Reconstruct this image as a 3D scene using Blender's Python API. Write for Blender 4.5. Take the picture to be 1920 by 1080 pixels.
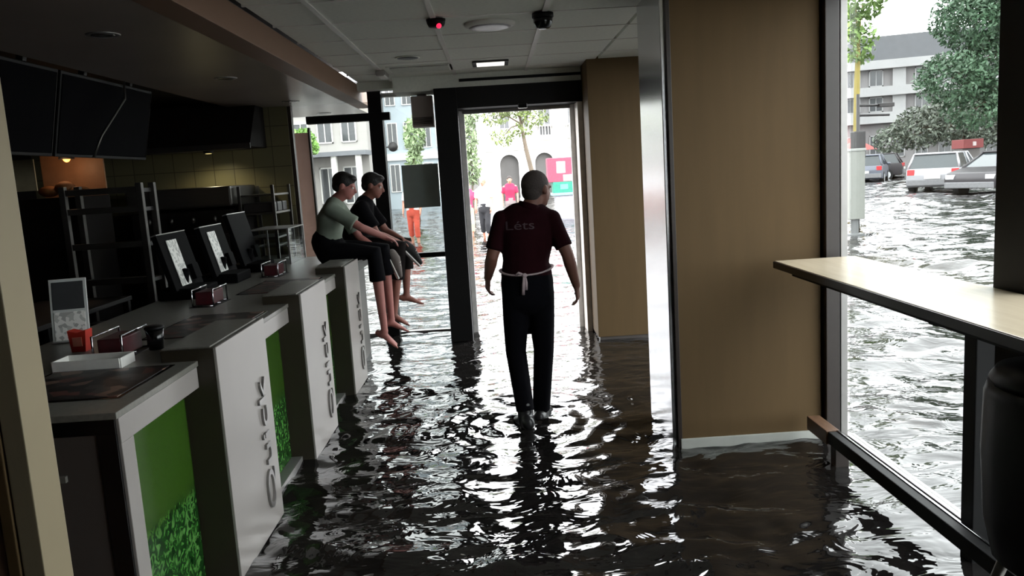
import bpy, bmesh, math, random
import numpy as np
from mathutils import Vector, Matrix, Euler
from mathutils.bvhtree import BVHTree

for o in list(bpy.data.objects):
    bpy.data.objects.remove(o)
SC = bpy.context.scene
COL = SC.collection
R = math.radians
V = Vector

# ------------------------------------------------------------------ camera
PITCH, YAW, ROLL = R(8.222), R(0.824), R(3.5)
fw = V((math.sin(YAW) * math.cos(PITCH), math.cos(YAW) * math.cos(PITCH), -math.sin(PITCH)))
rt = V((math.cos(YAW), -math.sin(YAW), 0))
up = rt.cross(fw)
cr = rt * math.cos(ROLL) - up * math.sin(ROLL)
cu = rt * math.sin(ROLL) + up * math.cos(ROLL)
cam_d = bpy.data.cameras.new('camera')
cam_d.sensor_width = 36.0
cam_d.lens = 1500.0 / 1920.0 * 36.0
cam_d.clip_end = 400
cam = bpy.data.objects.new('camera', cam_d)
COL.objects.link(cam)
cam.matrix_world = Matrix(((cr.x, cu.x, -fw.x, 0), (cr.y, cu.y, -fw.y, 0), (cr.z, cu.z, -fw.z, 1.60), (0, 0, 0, 1)))
SC.camera = cam

# ------------------------------------------------------------------ sky: bright even overcast
SKY = 10.0
world = bpy.data.worlds.new('overcast_sky')
SC.world = world
world.use_nodes = True
wn = world.node_tree.nodes
bg = wn['Background']
bg.inputs['Color'].default_value = (0.97, 0.985, 1.0, 1)
bg.inputs['Strength'].default_value = SKY

# ------------------------------------------------------------------ exposure
SC.view_settings.view_transform = 'Standard'
SC.view_settings.look = 'None'
SC.view_settings.gamma = 1.0
SC.view_settings.use_curve_mapping = False
SC.view_settings.exposure = 0.0


# ================================================================== helpers
def lin(c):
    c = c / 255.0
    return c / 12.92 if c <= 0.04045 else ((c + 0.055) / 1.055) ** 2.4


def rgb(t):
    return tuple(lin(x) for x in t)


MATS = {}


def M(name, col, rough=0.5, metal=0.0, var=0.10, scale=14.0, bump=0.0, spec=0.5, stretch=None, emit=None, coat=0.0):
    """procedural principled material: noise-varied colour and roughness"""
    if name in MATS:
        return MATS[name]
    m = bpy.data.materials.new(name)
    m.use_nodes = True
    nt = m.node_tree
    n = nt.nodes
    L = nt.links.new
    b = n['Principled BSDF']
    tc = n.new('ShaderNodeTexCoord')
    mp = n.new('ShaderNodeMapping')
    if stretch:
        mp.inputs['Scale'].default_value = stretch
    L(tc.outputs['Object'], mp.inputs['Vector'])
    nz = n.new('ShaderNodeTexNoise')
    nz.inputs['Scale'].default_value = scale
    nz.inputs['Detail'].default_value = 4
    L(mp.outputs['Vector'], nz.inputs['Vector'])
    cr_ = n.new('ShaderNodeValToRGB')
    c = rgb(col)
    cr_.color_ramp.elements[0].position = 0.3
    cr_.color_ramp.elements[1].position = 0.7
    cr_.color_ramp.elements[0].color = (*[max(0, x * (1 - var)) for x in c], 1)
    cr_.color_ramp.elements[1].color = (*[min(1, x * (1 + var)) for x in c], 1)
    L(nz.outputs['Fac'], cr_.inputs['Fac'])
    L(cr_.outputs['Color'], b.inputs['Base Color'])
    b.inputs['Roughness'].default_value = rough
    b.inputs['Metallic'].default_value = metal
    b.inputs['Specular IOR Level'].default_value = spec
    b.inputs['Coat Weight'].default_value = coat
    if bump:
        bp = n.new('ShaderNodeBump')
        bp.inputs['Strength'].default_value = bump
        bp.inputs['Distance'].default_value = 0.01
        L(nz.outputs['Fac'], bp.inputs['Height'])
        L(bp.outputs['Normal'], b.inputs['Normal'])
    if emit:
        b.inputs['Emission Color'].default_value = (*rgb(emit[0]), 1)
        b.inputs['Emission Strength'].default_value = emit[1]
    MATS[name] = m
    return m


def glass_mat(name, tint=(0.93, 0.95, 0.94), refl=1.0):
    """thin pane: clear with fresnel reflection"""
    m = bpy.data.materials.new(name)
    m.use_nodes = True
    nt = m.node_tree
    n = nt.nodes
    n.clear()
    out = n.new('ShaderNodeOutputMaterial')
    mix = n.new('ShaderNodeMixShader')
    tr = n.new('ShaderNodeBsdfTransparent')
    gl = n.new('ShaderNodeBsdfGlossy')
    lw = n.new('ShaderNodeLayerWeight')
    pw = n.new('ShaderNodeMath')
    pw.operation = 'POWER'
    pw.inputs[1].default_value = 5.0
    ma = n.new('ShaderNodeMath')
    ma.operation = 'MULTIPLY_ADD'
    ma.inputs[1].default_value = 0.5
    ma.inputs[2].default_value = 0.03
    ns = n.new('ShaderNodeTexNoise')
    mr = n.new('ShaderNodeMapRange')
    ns.inputs['Scale'].default_value = 3
    mr.inputs['To Min'].default_value = 0.0
    mr.inputs['To Max'].default_value = 0.03
    gl.inputs['Color'].default_value = (0.9 * refl, 0.92 * refl, 0.92 * refl, 1)
    tr.inputs['Color'].default_value = (*tint, 1)
    lw.inputs['Blend'].default_value = 0.5
    L = nt.links.new
    L(ns.outputs['Fac'], mr.inputs['Value'])
    L(mr.outputs['Result'], gl.inputs['Roughness'])
    L(lw.outputs['Facing'], pw.inputs[0])
    L(pw.outputs['Value'], ma.inputs[0])
    L(ma.outputs['Value'], mix.inputs['Fac'])
    L(tr.outputs['BSDF'], mix.inputs[1])
    L(gl.outputs['BSDF'], mix.inputs[2])
    L(mix.outputs['Shader'], out.inputs['Surface'])
    return m


def tag(o, label=None, cat=None, group=None, kind=None):
    if label:
        o['label'] = label
    if cat:
        o['category'] = cat
    if group:
        o['group'] = group
    if kind:
        o['kind'] = kind
    return o


def thing(name, label, cat, loc=(0, 0, 0), rz=0.0, group=None):
    o = bpy.data.objects.new(name, None)
    COL.objects.link(o)
    o.location = loc
    o.rotation_euler = (0, 0, rz)
    o.empty_display_size = 0.1
    return tag(o, label, cat, group)


def link(name, me, mat, parent=None, smooth=False):
    o = bpy.data.objects.new(name, me)
    COL.objects.link(o)
    if mat:
        me.materials.clear()
        me.materials.append(mat)
    if parent:
        o.parent = parent
    if smooth:
        for p in me.polygons:
            p.use_smooth = True
    return o


def obj(name, bm, mat, parent=None, smooth=False, world=True):
    """world=True: bm given in world coordinates; moved into the parent's frame"""
    me = bpy.data.meshes.new(name)
    bmesh.ops.recalc_face_normals(bm, faces=bm.faces[:])
    if parent is not None and world:
        mw = parent.matrix_basis.copy()
        p = parent.parent
        while p:
            mw = p.matrix_basis @ mw
            p = p.parent
        bm.transform(mw.inverted())
    bm.to_mesh(me)
    bm.free()
    return link(name, me, mat, parent, smooth)


def bx(bm, lo, hi, bevel=0.0):
    r = bmesh.ops.create_cube(bm, size=1.0)
    s = [hi[i] - lo[i] for i in range(3)]
    c = [(hi[i] + lo[i]) / 2 for i in range(3)]
    vs = r['verts']
    for v in vs:
        v.co = V((v.co.x * s[0] + c[0], v.co.y * s[1] + c[1], v.co.z * s[2] + c[2]))
    if bevel:
        es = list({e for v in vs for e in v.link_edges})
        bmesh.ops.bevel(bm, geom=es, offset=bevel, segments=2, affect='EDGES', profile=0.6)
    return bm


def box(name, lo, hi, mat, parent=None, bevel=0.004, world=True):
    bm = bmesh.new()
    bx(bm, lo, hi, bevel)
    return obj(name, bm, mat, parent, False, world)


def tb(bm, pts, rad, seg=12, side=None, cap=True):
    """tapered elliptical tube along pts; rad: float or (a along side, b)"""
    pts = [V(p) for p in pts]
    rad = [(r, r) if not isinstance(r, (tuple, list)) else tuple(r) for r in rad]
    n = len(pts)
    tang = []
    for i in range(n):
        a = pts[max(0, i - 1)]
        b = pts[min(n - 1, i + 1)]
        t = (b - a)
        tang.append(t.normalized() if t.length > 1e-9 else V((0, 0, 1)))
    P, T, RR = [], [], []
    if cap:
        m = min(rad[0])
        for k in (0.98, 0.8, 0.45):
            P.append(pts[0] - tang[0] * m * k)
            T.append(tang[0])
            f = math.sqrt(1 - k * k)
            RR.append((rad[0][0] * f, rad[0][1] * f))
    for i in range(n):
        P.append(pts[i]); T.append(tang[i]); RR.append(rad[i])
    if cap:
        m = min(rad[-1])
        for k in (0.45, 0.8, 0.98):
            P.append(pts[-1] + tang[-1] * m * k)
            T.append(tang[-1])
            f = math.sqrt(1 - k * k)
            RR.append((rad[-1][0] * f, rad[-1][1] * f))
    ref = V(side) if side else None
    rings = []
    prev = None
    for p, t, r in zip(P, T, RR):
        s = ref if ref else (prev if prev else (V((1, 0, 0)) if abs(t.x) < 0.9 else V((0, 1, 0))))
        s = s - t * s.dot(t)
        s = s.normalized() if s.length > 1e-6 else t.orthogonal().normalized()
        if not ref:
            prev = s
        u = t.cross(s)
        rings.append([bm.verts.new(p + s * (r[0] * math.cos(2 * math.pi * k / seg)) + u * (r[1] * math.sin(2 * math.pi * k / seg))) for k in range(seg)])
    for a, b in zip(rings[:-1], rings[1:]):
        for k in range(seg):
            bm.faces.new((a[k], a[(k + 1) % seg], b[(k + 1) % seg], b[k]))
    bm.faces.new(rings[0][::-1])
    bm.faces.new(rings[-1])
    return bm


def tube(name, pts, r, mat, parent=None, seg=10, smooth=True, cap=False, side=None):
    bm = bmesh.new()
    rad = r if isinstance(r, list) else [r] * len(pts)
    tb(bm, pts, rad, seg, side, cap)
    return obj(name, bm, mat, parent, smooth)


def ell(bm, c, r, rot=None, seg=16):
    q = bmesh.ops.create_uvsphere(bm, u_segments=seg, v_segments=max(6, seg * 2 // 3), radius=1.0)
    mt = Matrix.Translation(V(c)) @ (rot.to_4x4() if rot else Matrix.Identity(4)) @ Matrix.Diagonal((r[0], r[1], r[2], 1))
    bmesh.ops.transform(bm, matrix=mt, verts=q['verts'])
    return bm


def prism(bm, poly, axis, a, b):
    """extrude 2d polygon along axis between a and b. axis 'x': poly=(y,z); 'y': (x,z); 'z': (x,y)"""
    def mk(p, t):
        return {'x': (t, p[0], p[1]), 'y': (p[0], t, p[1]), 'z': (p[0], p[1], t)}[axis]
    A = [bm.verts.new(mk(p, a)) for p in poly]
    B = [bm.verts.new(mk(p, b)) for p in poly]
    n = len(poly)
    for i in range(n):
        bm.faces.new((A[i], A[(i + 1) % n], B[(i + 1) % n], B[i]))
    bm.faces.new(A[::-1])
    bm.faces.new(B)
    return bm


def lathe(bm, prof, c=(0, 0, 0), seg=24):
    """prof: list of (r, z)"""
    rings = []
    for r, z in prof:
        rings.append([bm.verts.new((c[0] + r * math.cos(2 * math.pi * k / seg), c[1] + r * math.sin(2 * math.pi * k / seg), c[2] + z)) for k in range(seg)])
    for a, b in zip(rings[:-1], rings[1:]):
        for k in range(seg):
            bm.faces.new((a[k], a[(k + 1) % seg], b[(k + 1) % seg], b[k]))
    bm.faces.new(rings[0][::-1])
    bm.faces.new(rings[-1])
    return bm


def fused(name, bm, mat, parent, voxel=0.01, smooth=3, world=True):
    """weld overlapping closed shapes into one continuous surface"""
    tmp = bpy.data.meshes.new('tmp')
    bmesh.ops.recalc_face_normals(bm, faces=bm.faces[:])
    bm.to_mesh(tmp)
    bm.free()
    o = bpy.data.objects.new('tmp', tmp)
    COL.objects.link(o)
    md = o.modifiers.new('r', 'REMESH')
    md.mode = 'VOXEL'
    md.voxel_size = voxel
    if smooth:
        s = o.modifiers.new('s', 'SMOOTH')
        s.iterations = smooth
        s.factor = 0.5
    dg = bpy.context.evaluated_depsgraph_get()
    me = bpy.data.meshes.new_from_object(o.evaluated_get(dg))
    bpy.data.objects.remove(o)
    bpy.data.meshes.remove(tmp)
    if parent is not None and world:
        mw = parent.matrix_basis.copy()
        me.transform(mw.inverted())
    me.name = name
    return link(name, me, mat, parent, True)


def text_mesh(body, size, extrude, font_scale=(1, 1)):
    cv = bpy.data.curves.new('t', 'FONT')
    cv.body = body
    cv.size = size
    cv.extrude = extrude
    cv.align_x = 'CENTER'
    cv.align_y = 'CENTER'
    cv.resolution_u = 4
    o = bpy.data.objects.new('t', cv)
    COL.objects.link(o)
    dg = bpy.context.evaluated_depsgraph_get()
    me = bpy.data.meshes.new_from_object(o.evaluated_get(dg))
    bpy.data.objects.remove(o)
    me.transform(Matrix.Diagonal((font_scale[0], font_scale[1], 1, 1)))
    return me


# ------------------------------------------------------------------ materials
m_tan = M('tan_laminate', (94, 76, 52), 0.6, spec=0.15, var=0.05, scale=3, stretch=(6, 6, 0.6))
m_tan_box = m_tan
m_greyclad = M('satin_aluminium_cladding', (205, 205, 208), 0.2, metal=0.9, var=0.03, scale=2)
m_white = M('off_white_laminate', (152, 147, 143), 0.35, var=0.03, scale=3)
m_ceil = M('grey_ceiling_tile', (232, 235, 226), 0.9, var=0.04, scale=40, bump=0.1)
m_bar = M('pale_ceiling_bar', (228, 226, 220), 0.5, var=0.02)
m_black = M('black_powder_coat', (13, 13, 14), 0.55, spec=0.25, var=0.1)
m_blackg = M('black_gloss_plastic', (12, 12, 14), 0.2, var=0.1)
m_darkbrown = M('dark_brown_frame', (42, 34, 30), 0.4, var=0.08)
m_greyframe = M('anodised_frame', (150, 148, 146), 0.35, metal=0.5, var=0.04)
m_beam = M('brown_beam_paint', (134, 104, 84), 0.55, var=0.04, scale=3)
m_soffit = M('greige_soffit', (160, 148, 140), 0.24, var=0.04, scale=2, spec=1.0)
m_slab = M('grey_worktop', (116, 115, 108), 0.35, var=0.12, scale=60)
m_side = M('olive_grey_side_panel', (48, 43, 33), 0.45, var=0.06)
m_darkpanel = M('charcoal_panel', (82, 76, 73), 0.4, var=0.05, scale=3)
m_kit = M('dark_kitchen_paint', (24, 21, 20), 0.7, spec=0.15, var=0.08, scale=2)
m_steel = M('brushed_steel', (96, 94, 90), 0.4, metal=0.8, var=0.06, scale=6, stretch=(1, 1, 20))
m_steeld = M('dull_dark_steel', (40, 38, 38), 0.5, metal=0.2, var=0.1)
m_glass = glass_mat('clear_pane', (0.72, 0.74, 0.73))
m_glass_tint = glass_mat('tinted_shop_pane', (0.76, 0.775, 0.77))
m_case = glass_mat('clear_acrylic', (0.9, 0.92, 0.92))
m_chrome = M('chrome', (200, 200, 204), 0.12, metal=1.0, var=0.02)
m_silver_letter = M('brushed_silver_letter', (150, 148, 146), 0.3, metal=0.85, var=0.05)
m_paper = M('white_paper', (222, 222, 218), 0.8, var=0.05, scale=30)
m_floor = M('dark_floor_tile', (60, 56, 52), 0.5, var=0.15, scale=3)

# ================================================================== SETTING
CZ = 2.55            # ceiling height above the water
FZ = -0.05           # floor under the water


def structure(o):
    o['kind'] = 'structure'
    return o


structure(box('floor', (-4.6, -3.2, FZ - 0.1), (1.98, 8.2, FZ), m_floor, None, 0))

# ---- flood water: real waves indoors, ripples everywhere
def water_material():
    m = bpy.data.materials.new('murky_flood_water')
    m.use_nodes = True
    nt = m.node_tree
    n = nt.nodes
    L = nt.links.new
    b = n['Principled BSDF']
    b.inputs['Base Color'].default_value = (*rgb((28, 26, 25)), 1)
    b.inputs['Roughness'].default_value = 0.03
    b.inputs['IOR'].default_value = 1.5
    tc = n.new('ShaderNodeTexCoord')
    mp = n.new('ShaderNodeMapping')
    mp.inputs['Scale'].default_value = (0.62, 1.0, 1.0)
    L(tc.outputs['Object'], mp.inputs['Vector'])
    n1 = n.new('ShaderNodeTexNoise')
    n1.inputs['Scale'].default_value = 5.5
    n1.inputs['Detail'].default_value = 3.0
    n1.inputs['Roughness'].default_value = 0.5
    n1.inputs['Distortion'].default_value = 0.7
    n2 = n.new('ShaderNodeTexNoise')
    n2.inputs['Scale'].default_value = 0.9
    n2.inputs['Detail'].default_value = 2.0
    for x in (n1, n2):
        L(mp.outputs['Vector'], x.inputs['Vector'])
    md = n.new('ShaderNodeMath')
    md.operation = 'MULTIPLY_ADD'
    md.inputs[1].default_value = 2.5
    L(n2.outputs['Fac'], md.inputs[0])
    L(n1.outputs['Fac'], md.inputs[2])
    bp = n.new('ShaderNodeBump')
    bp.inputs['Strength'].default_value = 0.8
    bp.inputs['Distance'].default_value = 0.024
    L(md.outputs['Value'], bp.inputs['Height'])
    L(bp.outputs['Normal'], b.inputs['Normal'])
    return m


m_water = water_material()


def wave_height(X, Y, shortest=0.0):
    rng = np.random.RandomState(7)
    H = np.zeros_like(X)

    def smooth(v, lo, hi):
        q = np.clip((v - lo) / (hi - lo), 0, 1)
        return q * q * (3 - 2 * q)
    open_air = np.maximum(smooth(X, 1.6, 4.0), 0.35 * smooth(Y, 7.6, 10.5))
    # gusts: calmer and choppier patches
    calm = 1 - 0.6 * smooth(X, 0.9, 1.6) * (1 - smooth(Y, 3.6, 4.6)) * (1 - smooth(X, 1.9, 2.2))
    calm = calm * (1 - 0.35 * smooth(Y, 4.8, 6.5))
    patch = 0.75 + 0.45 * np.sin(1.7 * X + 0.9 * Y + 1.0) * np.sin(0.8 * X - 1.6 * Y + 2.0)
    for lam, amp, k, out in ((1.9, 0.0, 7, 0.018), (0.75, 0.0046, 9, 0.008), (0.38, 0.0034, 12, 0.003), (0.20, 0.0022, 14, 0.001), (0.11, 0.0012, 16, 0.0)):
        for i in range(k):
            if lam < shortest:
                break
            th = rng.normal(math.pi / 2, 0.75)
            l = lam * rng.uniform(0.75, 1.3)
            kx, ky = 2 * math.pi / l * math.cos(th), 2 * math.pi / l * math.sin(th)
            ph = rng.uniform(0, 2 * math.pi)
            # slowly bent crests keep the pattern from looking like a grid
            bend = 1.3 * np.sin(X * rng.uniform(0.8, 2.6) + Y * rng.uniform(0.8, 2.6) + rng.uniform(0, 6))
            H += (amp * patch * calm + out * open_air) / math.sqrt(k) * 2.0 * np.sin(kx * X + ky * Y + ph + bend)
    # rings from the walking feet
    for cx, cy, a in ((0.08, 4.95, 0.008), (0.24, 5.2, 0.005)):
        d = np.hypot(X - cx, Y - cy)
        H += a * np.exp(-d * 1.6) * np.cos(d * 2 * math.pi / 0.17)
    return H


def grid_mesh(name, x0, x1, y0, y1, step, z=0.0, waves=True, shortest=0.0):
    nx = int(round((x1 - x0) / step)) + 1
    ny = int(round((y1 - y0) / step)) + 1
    X, Y = np.meshgrid(np.linspace(x0, x1, nx), np.linspace(y0, y1, ny))
    Zz = wave_height(X, Y, shortest) + z if waves else np.full_like(X, z)
    co = np.stack([X, Y, Zz], -1).reshape(-1, 3)
    idx = np.arange(nx * ny).reshape(ny, nx)
    q = np.stack([idx[:-1, :-1], idx[:-1, 1:], idx[1:, 1:], idx[1:, :-1]], -1).reshape(-1, 4)
    return co, q


def join_np(name, parts):
    cos, qs, off = [], [], 0
    for co, q in parts:
        cos.append(co)
        qs.append(q + off)
        off += len(co)
    co = np.concatenate(cos)
    q = np.concatenate(qs)
    me = bpy.data.meshes.new(name)
    me.vertices.add(len(co))
    me.vertices.foreach_set('co', co.ravel())
    me.loops.add(q.size)
    me.loops.foreach_set('vertex_index', q.ravel().astype(np.int32))
    me.polygons.add(len(q))
    me.polygons.foreach_set('loop_start', np.arange(0, q.size, 4, dtype=np.int32))
    me.polygons.foreach_set('loop_total', np.full(len(q), 4, dtype=np.int32))
    me.polygons.foreach_set('use_smooth', np.ones(len(q), dtype=bool))
    me.update()
    me.validate()
    return me


wm = join_np('flood_water', [grid_mesh('a', -1.5, 2.5, 0.4, 11.0, 0.025), grid_mesh('c', 2.5, 16.0, 0.4, 11.0, 0.05),
                             grid_mesh('d', -6.0, 16.0, 11.0, 26.0, 0.07), grid_mesh('e', -6.0, -1.5, 8.4, 11.0, 0.06),
                             grid_mesh('f', 16.0, 30.0, 11.0, 26.0, 0.12, -0.01, True, 0.5), grid_mesh('g', -12.0, 34.0, 26.0, 56.0, 0.17, -0.01, True, 0.7),
                             grid_mesh('b', -70, 90, -20, 110, 10.0, -0.07, False)])
water = link('flood_water', wm, m_water)
tag(water, 'rippling grey flood water covering the shop floor and street', 'water', kind='stuff')

# ---- ceiling of separate tiles in bright bars
ceil_bm = bmesh.new()
bx(ceil_bm, (-1.27, -3.2, CZ + 0.03), (2.0, 8.2, CZ + 0.15))
ceiling = structure(obj('ceiling', ceil_bm, m_ceil))
xs = [-1.27, -0.932, -0.304, 0.37, 0.98, 1.5, 1.97]
tile_meshes = {}
ys = [4.42 - 0.61 * k for k in range(12, 0, -1)] + [4.42 + 0.61 * k for k in range(0, 7)]
for i in range(len(xs) - 1):
    for j in range(len(ys) - 1):
        w, d = xs[i + 1] - xs[i], ys[j + 1] - ys[j]
        key = i
        if key not in tile_meshes:
            bm = bmesh.new()
            bx(bm, (-w / 2 + 0.012, -d / 2 + 0.006, 0), (w / 2 - 0.012, d / 2 - 0.006, 0.028), 0.003)
            me = bpy.data.meshes.new('ceiling_tile')
            bm.to_mesh(me)
            bm.free()
            tile_meshes[key] = me
        o = link('ceiling_tile', tile_meshes[key], m_ceil, ceiling)
        o.location = ((xs[i] + xs[i + 1]) / 2, (ys[j] + ys[j + 1]) / 2, CZ + random.Random(i * 50 + j).uniform(0, 0.002))
for x in xs[1:4]:
    box('ceiling_bar', (x - 0.016, ys[0], CZ - 0.008), (x + 0.016, 8.05, CZ + 0.02), m_bar, ceiling, 0)
for y in ys[1:-1]:
    box('cross_bar', (-1.27, y - 0.007, CZ - 0.003), (1.9, y + 0.007, CZ + 0.02), m_bar, ceiling, 0)

# ---- bulkhead above the doors, with a dark slot
bm = bmesh.new()
prism(bm, [(-0.9, CZ), (-0.9, 2.41), (0.93, 2.41), (1.12, 2.47), (1.2, CZ)], 'y', 7.78, 8.2)
bulk = structure(obj('wall_bulkhead', bm, m_ceil))
box('end_piece', (-1.27, 8.0, 2.475), (-0.9, 8.2, CZ), m_ceil, bulk, 0)
box('slot_grille', (-0.27, 7.765, 2.475), (0.93, 7.785, 2.5), m_black, bulk, 0)

# ---- long beam and soffit over the counter
beam = structure(box('trim_1', (-1.42, -3.2, 2.38), (-1.27, 8.9, CZ - 0.014), m_beam, None, 0.004))
box('shadow_gap', (-1.40, -3.2, CZ - 0.014), (-1.30, 8.3, CZ + 0.01), m_darkbrown, beam, 0)
soff = structure(box('ceiling_soffit', (-2.52, -3.2, 2.385), (-1.42, 9.6, 2.45), m_soffit, None, 0))
structure(box('ceiling_roof', (-4.9, -3.4, CZ + 0.16), (2.15, 8.4, CZ + 0.3), m_kit, None, 0))
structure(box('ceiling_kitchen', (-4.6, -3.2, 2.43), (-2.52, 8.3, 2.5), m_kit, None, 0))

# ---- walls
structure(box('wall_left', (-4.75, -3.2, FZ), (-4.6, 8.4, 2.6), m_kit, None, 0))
structure(box('wall_rear', (-4.75, -3.35, FZ), (2.0, -3.2, 2.7), m_tan, None, 0))


def brick_mat(name, c1, c2, mortar, scale):
    m = bpy.data.materials.new(name)
    m.use_nodes = True
    nt = m.node_tree
    n = nt.nodes
    L = nt.links.new
    b = n['Principled BSDF']
    tc = n.new('ShaderNodeTexCoord')
    mp = n.new('ShaderNodeMapping')
    mp.inputs['Rotation'].default_value = (R(90), 0, 0)
    L(tc.outputs['Object'], mp.inputs['Vector'])
    bt = n.new('ShaderNodeTexBrick')
    bt.offset = 0
    bt.inputs['Scale'].default_value = scale
    bt.inputs['Brick Width'].default_value = 1
    bt.inputs['Row Height'].default_value = 1
    bt.inputs['Mortar Size'].default_value = 0.02
    bt.inputs['Color1'].default_value = (*rgb(c1), 1)
    bt.inputs['Color2'].default_value = (*rgb(c2), 1)
    bt.inputs['Mortar'].default_value = (*rgb(mortar), 1)
    L(mp.outputs['Vector'], bt.inputs['Vector'])
    L(bt.outputs['Color'], b.inputs['Base Color'])
    b.inputs['Roughness'].default_value = 0.3
    return m


m_tile = brick_mat('cream_kitchen_tile', (104, 98, 74), (96, 92, 70), (60, 56, 44), 5)
structure(box('wall_kitchen', (-4.6, 8.2, FZ), (-2.02, 8.35, 2.5), m_tile, None, 0))

# big tan column with metal-clad flank and pale skirting
col = structure(box('wall_column', (0.972, 4.36, FZ), (1.775, 5.02, CZ + 0.1), m_tan, None, 0.004))
box('metal_cladding', (0.93, 4.385, FZ), (0.972, 5.03, CZ + 0.1), m_greyclad, col, 0.004)
box('dark_corner_bead', (0.955, 4.355, FZ), (0.978, 4.385, CZ + 0.1), m_darkbrown, col, 0.002)
m_skirt = M('pale_grey_skirting', (176, 178, 172), 0.4, var=0.05)
structure(box('baseboard_column', (0.968, 4.345, FZ), (1.778, 4.3595, 0.045), m_skirt, None, 0.003))
# tan box beside the doors
dbx = structure(box('wall_door_side', (0.885, 7.3, 0.03), (1.93, 8.2, CZ + 0.1), m_tan, None, 0.004))
box('plinth', (0.90, 7.315, FZ), (1.93, 8.2, 0.03), m_darkpanel, dbx, 0)
# right facade between the column and the door box (unseen from here, closes the room)
structure(box('wall_right', (1.9, 7.1, FZ), (2.02, 8.2, CZ + 0.1), m_tan, None, 0))
w3 = structure(bpy.data.objects.new('window_added', None))  # unseen window, added and sized to light the tan door box
COL.objects.link(w3)
box('sill', (1.905, 5.02, FZ), (1.955, 7.1, 0.018), m_greyframe, w3, 0.003)
box('head', (1.90, 5.02, CZ - 0.10), (1.98, 7.1, CZ + 0.1), m_black, w3, 0.003)
box('frame_post', (1.90, 6.0, FZ), (1.96, 6.04, CZ + 0.1), m_black, w3, 0.003)
box('pane', (1.928, 5.02, 0.018), (1.936, 6.0, CZ - 0.10), m_glass_tint, w3, 0)
box('pane', (1.928, 6.04, 0.018), (1.936, 7.1, CZ - 0.10), m_glass_tint, w3, 0)


# ---- right-hand shop window: posts, sill, head, panes
def make_window_right():
    w = structure(bpy.data.objects.new('window_1', None))
    COL.objects.link(w)
    box('frame_post', (1.785, 4.31, FZ), (1.862, 4.42, CZ + 0.1), m_darkbrown, w, 0.004)
    box('frame_post', (1.866, 4.31, FZ), (1.905, 4.40, CZ + 0.1), m_greyframe, w, 0.004)
    for y in (2.80, 0.4):
        box('frame_post', (1.90, y, FZ), (1.98, y + 0.22, CZ + 0.1), m_black, w, 0.004)
    box('sill', (1.905, 0.4, FZ), (1.955, 4.35, 0.018), m_greyframe, w, 0.003)
    box('head', (1.90, 0.4, CZ - 0.10), (1.98, 4.35, CZ + 0.1), m_black, w, 0.003)
    for y0, y1 in ((3.02, 4.34), (0.62, 2.80)):
        box('pane', (1.928, y0, 0.018), (1.936, y1, CZ - 0.10), m_glass_tint, w, 0)
    return w


make_window_right()
structure(box('wall_right_stub', (1.775, 4.425, FZ), (1.90, 5.02, CZ + 0.1), m_darkbrown, None, 0))
structure(box('wall_right_rear', (1.9, -3.2, FZ), (2.02, 0.4, CZ + 0.1), m_tan, None, 0))


# ---- street front: glazing left of the doors, black door frame, sliding leaves
def make_front():
    w = structure(bpy.data.objects.new('window_2', None))
    COL.objects.link(w)
    Y0, Y1 = 8.22, 8.30
    box('frame_post', (-1.205, Y0 - 0.06, FZ), (-1.07, Y1, CZ), m_black, w, 0.004)
    box('head_bar', (-1.82, Y0 - 0.1, 2.19), (-0.99, Y0 - 0.02, 2.265), m_black, w, 0.004)
    box('mid_rail', (-1.07, Y0, 0.785), (-0.53, Y1, 0.835), m_black, w, 0.003)
    box('sill', (-2.0, Y0, FZ), (-0.53, Y1, 0.025), m_greyframe, w, 0.003)
    box('head', (-1.07, Y0, 2.42), (-0.53, Y1, 2.46), m_greyframe, w, 0.003)
    box('frame_post', (-2.02, Y0, FZ), (-1.985, Y1, 2.385), m_darkbrown, w, 0.003)
    box('pane', (-1.07, 8.257, 0.025), (-0.53, 8.263, 0.785), m_glass, w, 0)
    box('pane', (-1.07, 8.257, 0.835), (-0.53, 8.263, 2.42), m_glass, w, 0)
    box('pane', (-1.985, 8.257, 0.025), (-1.205, 8.263, 2.385), m_glass, w, 0)
    d = structure(bpy.data.objects.new('door_1', None))
    COL.objects.link(d)
    box('door_post', (-0.515, 7.72, FZ), (-0.30, 8.2, 2.42), m_black, d, 0.005)
    box('door_header', (-0.30, 7.72, 2.225), (0.885, 8.2, 2.42), m_black, d, 0.005)
    s = box('door_sensor', (0.27, 7.66, 2.19), (0.36, 7.72, 2.235), m_blackg, d, 0.008)
    box('sliding_leaf_stile', (-0.30, 8.02, FZ), (-0.25, 8.06, 2.225), M('bright_aluminium', (226, 224, 222), 0.4, metal=0.2), d, 0.003)
    box('sliding_leaf_stile', (0.785, 8.02, FZ), (0.835, 8.06, 2.225), M('bright_aluminium', (226, 224, 222), 0.4, metal=0.2), d, 0.003)
    box('door_jamb', (0.835, 7.74, FZ), (0.884, 8.15, 2.225), M('pale_jamb', (232, 222, 212), 0.5), d, 0.003)
    box('header_rail', (-0.27, 8.02, 2.19), (0.80, 8.06, 2.225), m_greyframe, d, 0.003)


make_front()
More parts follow.
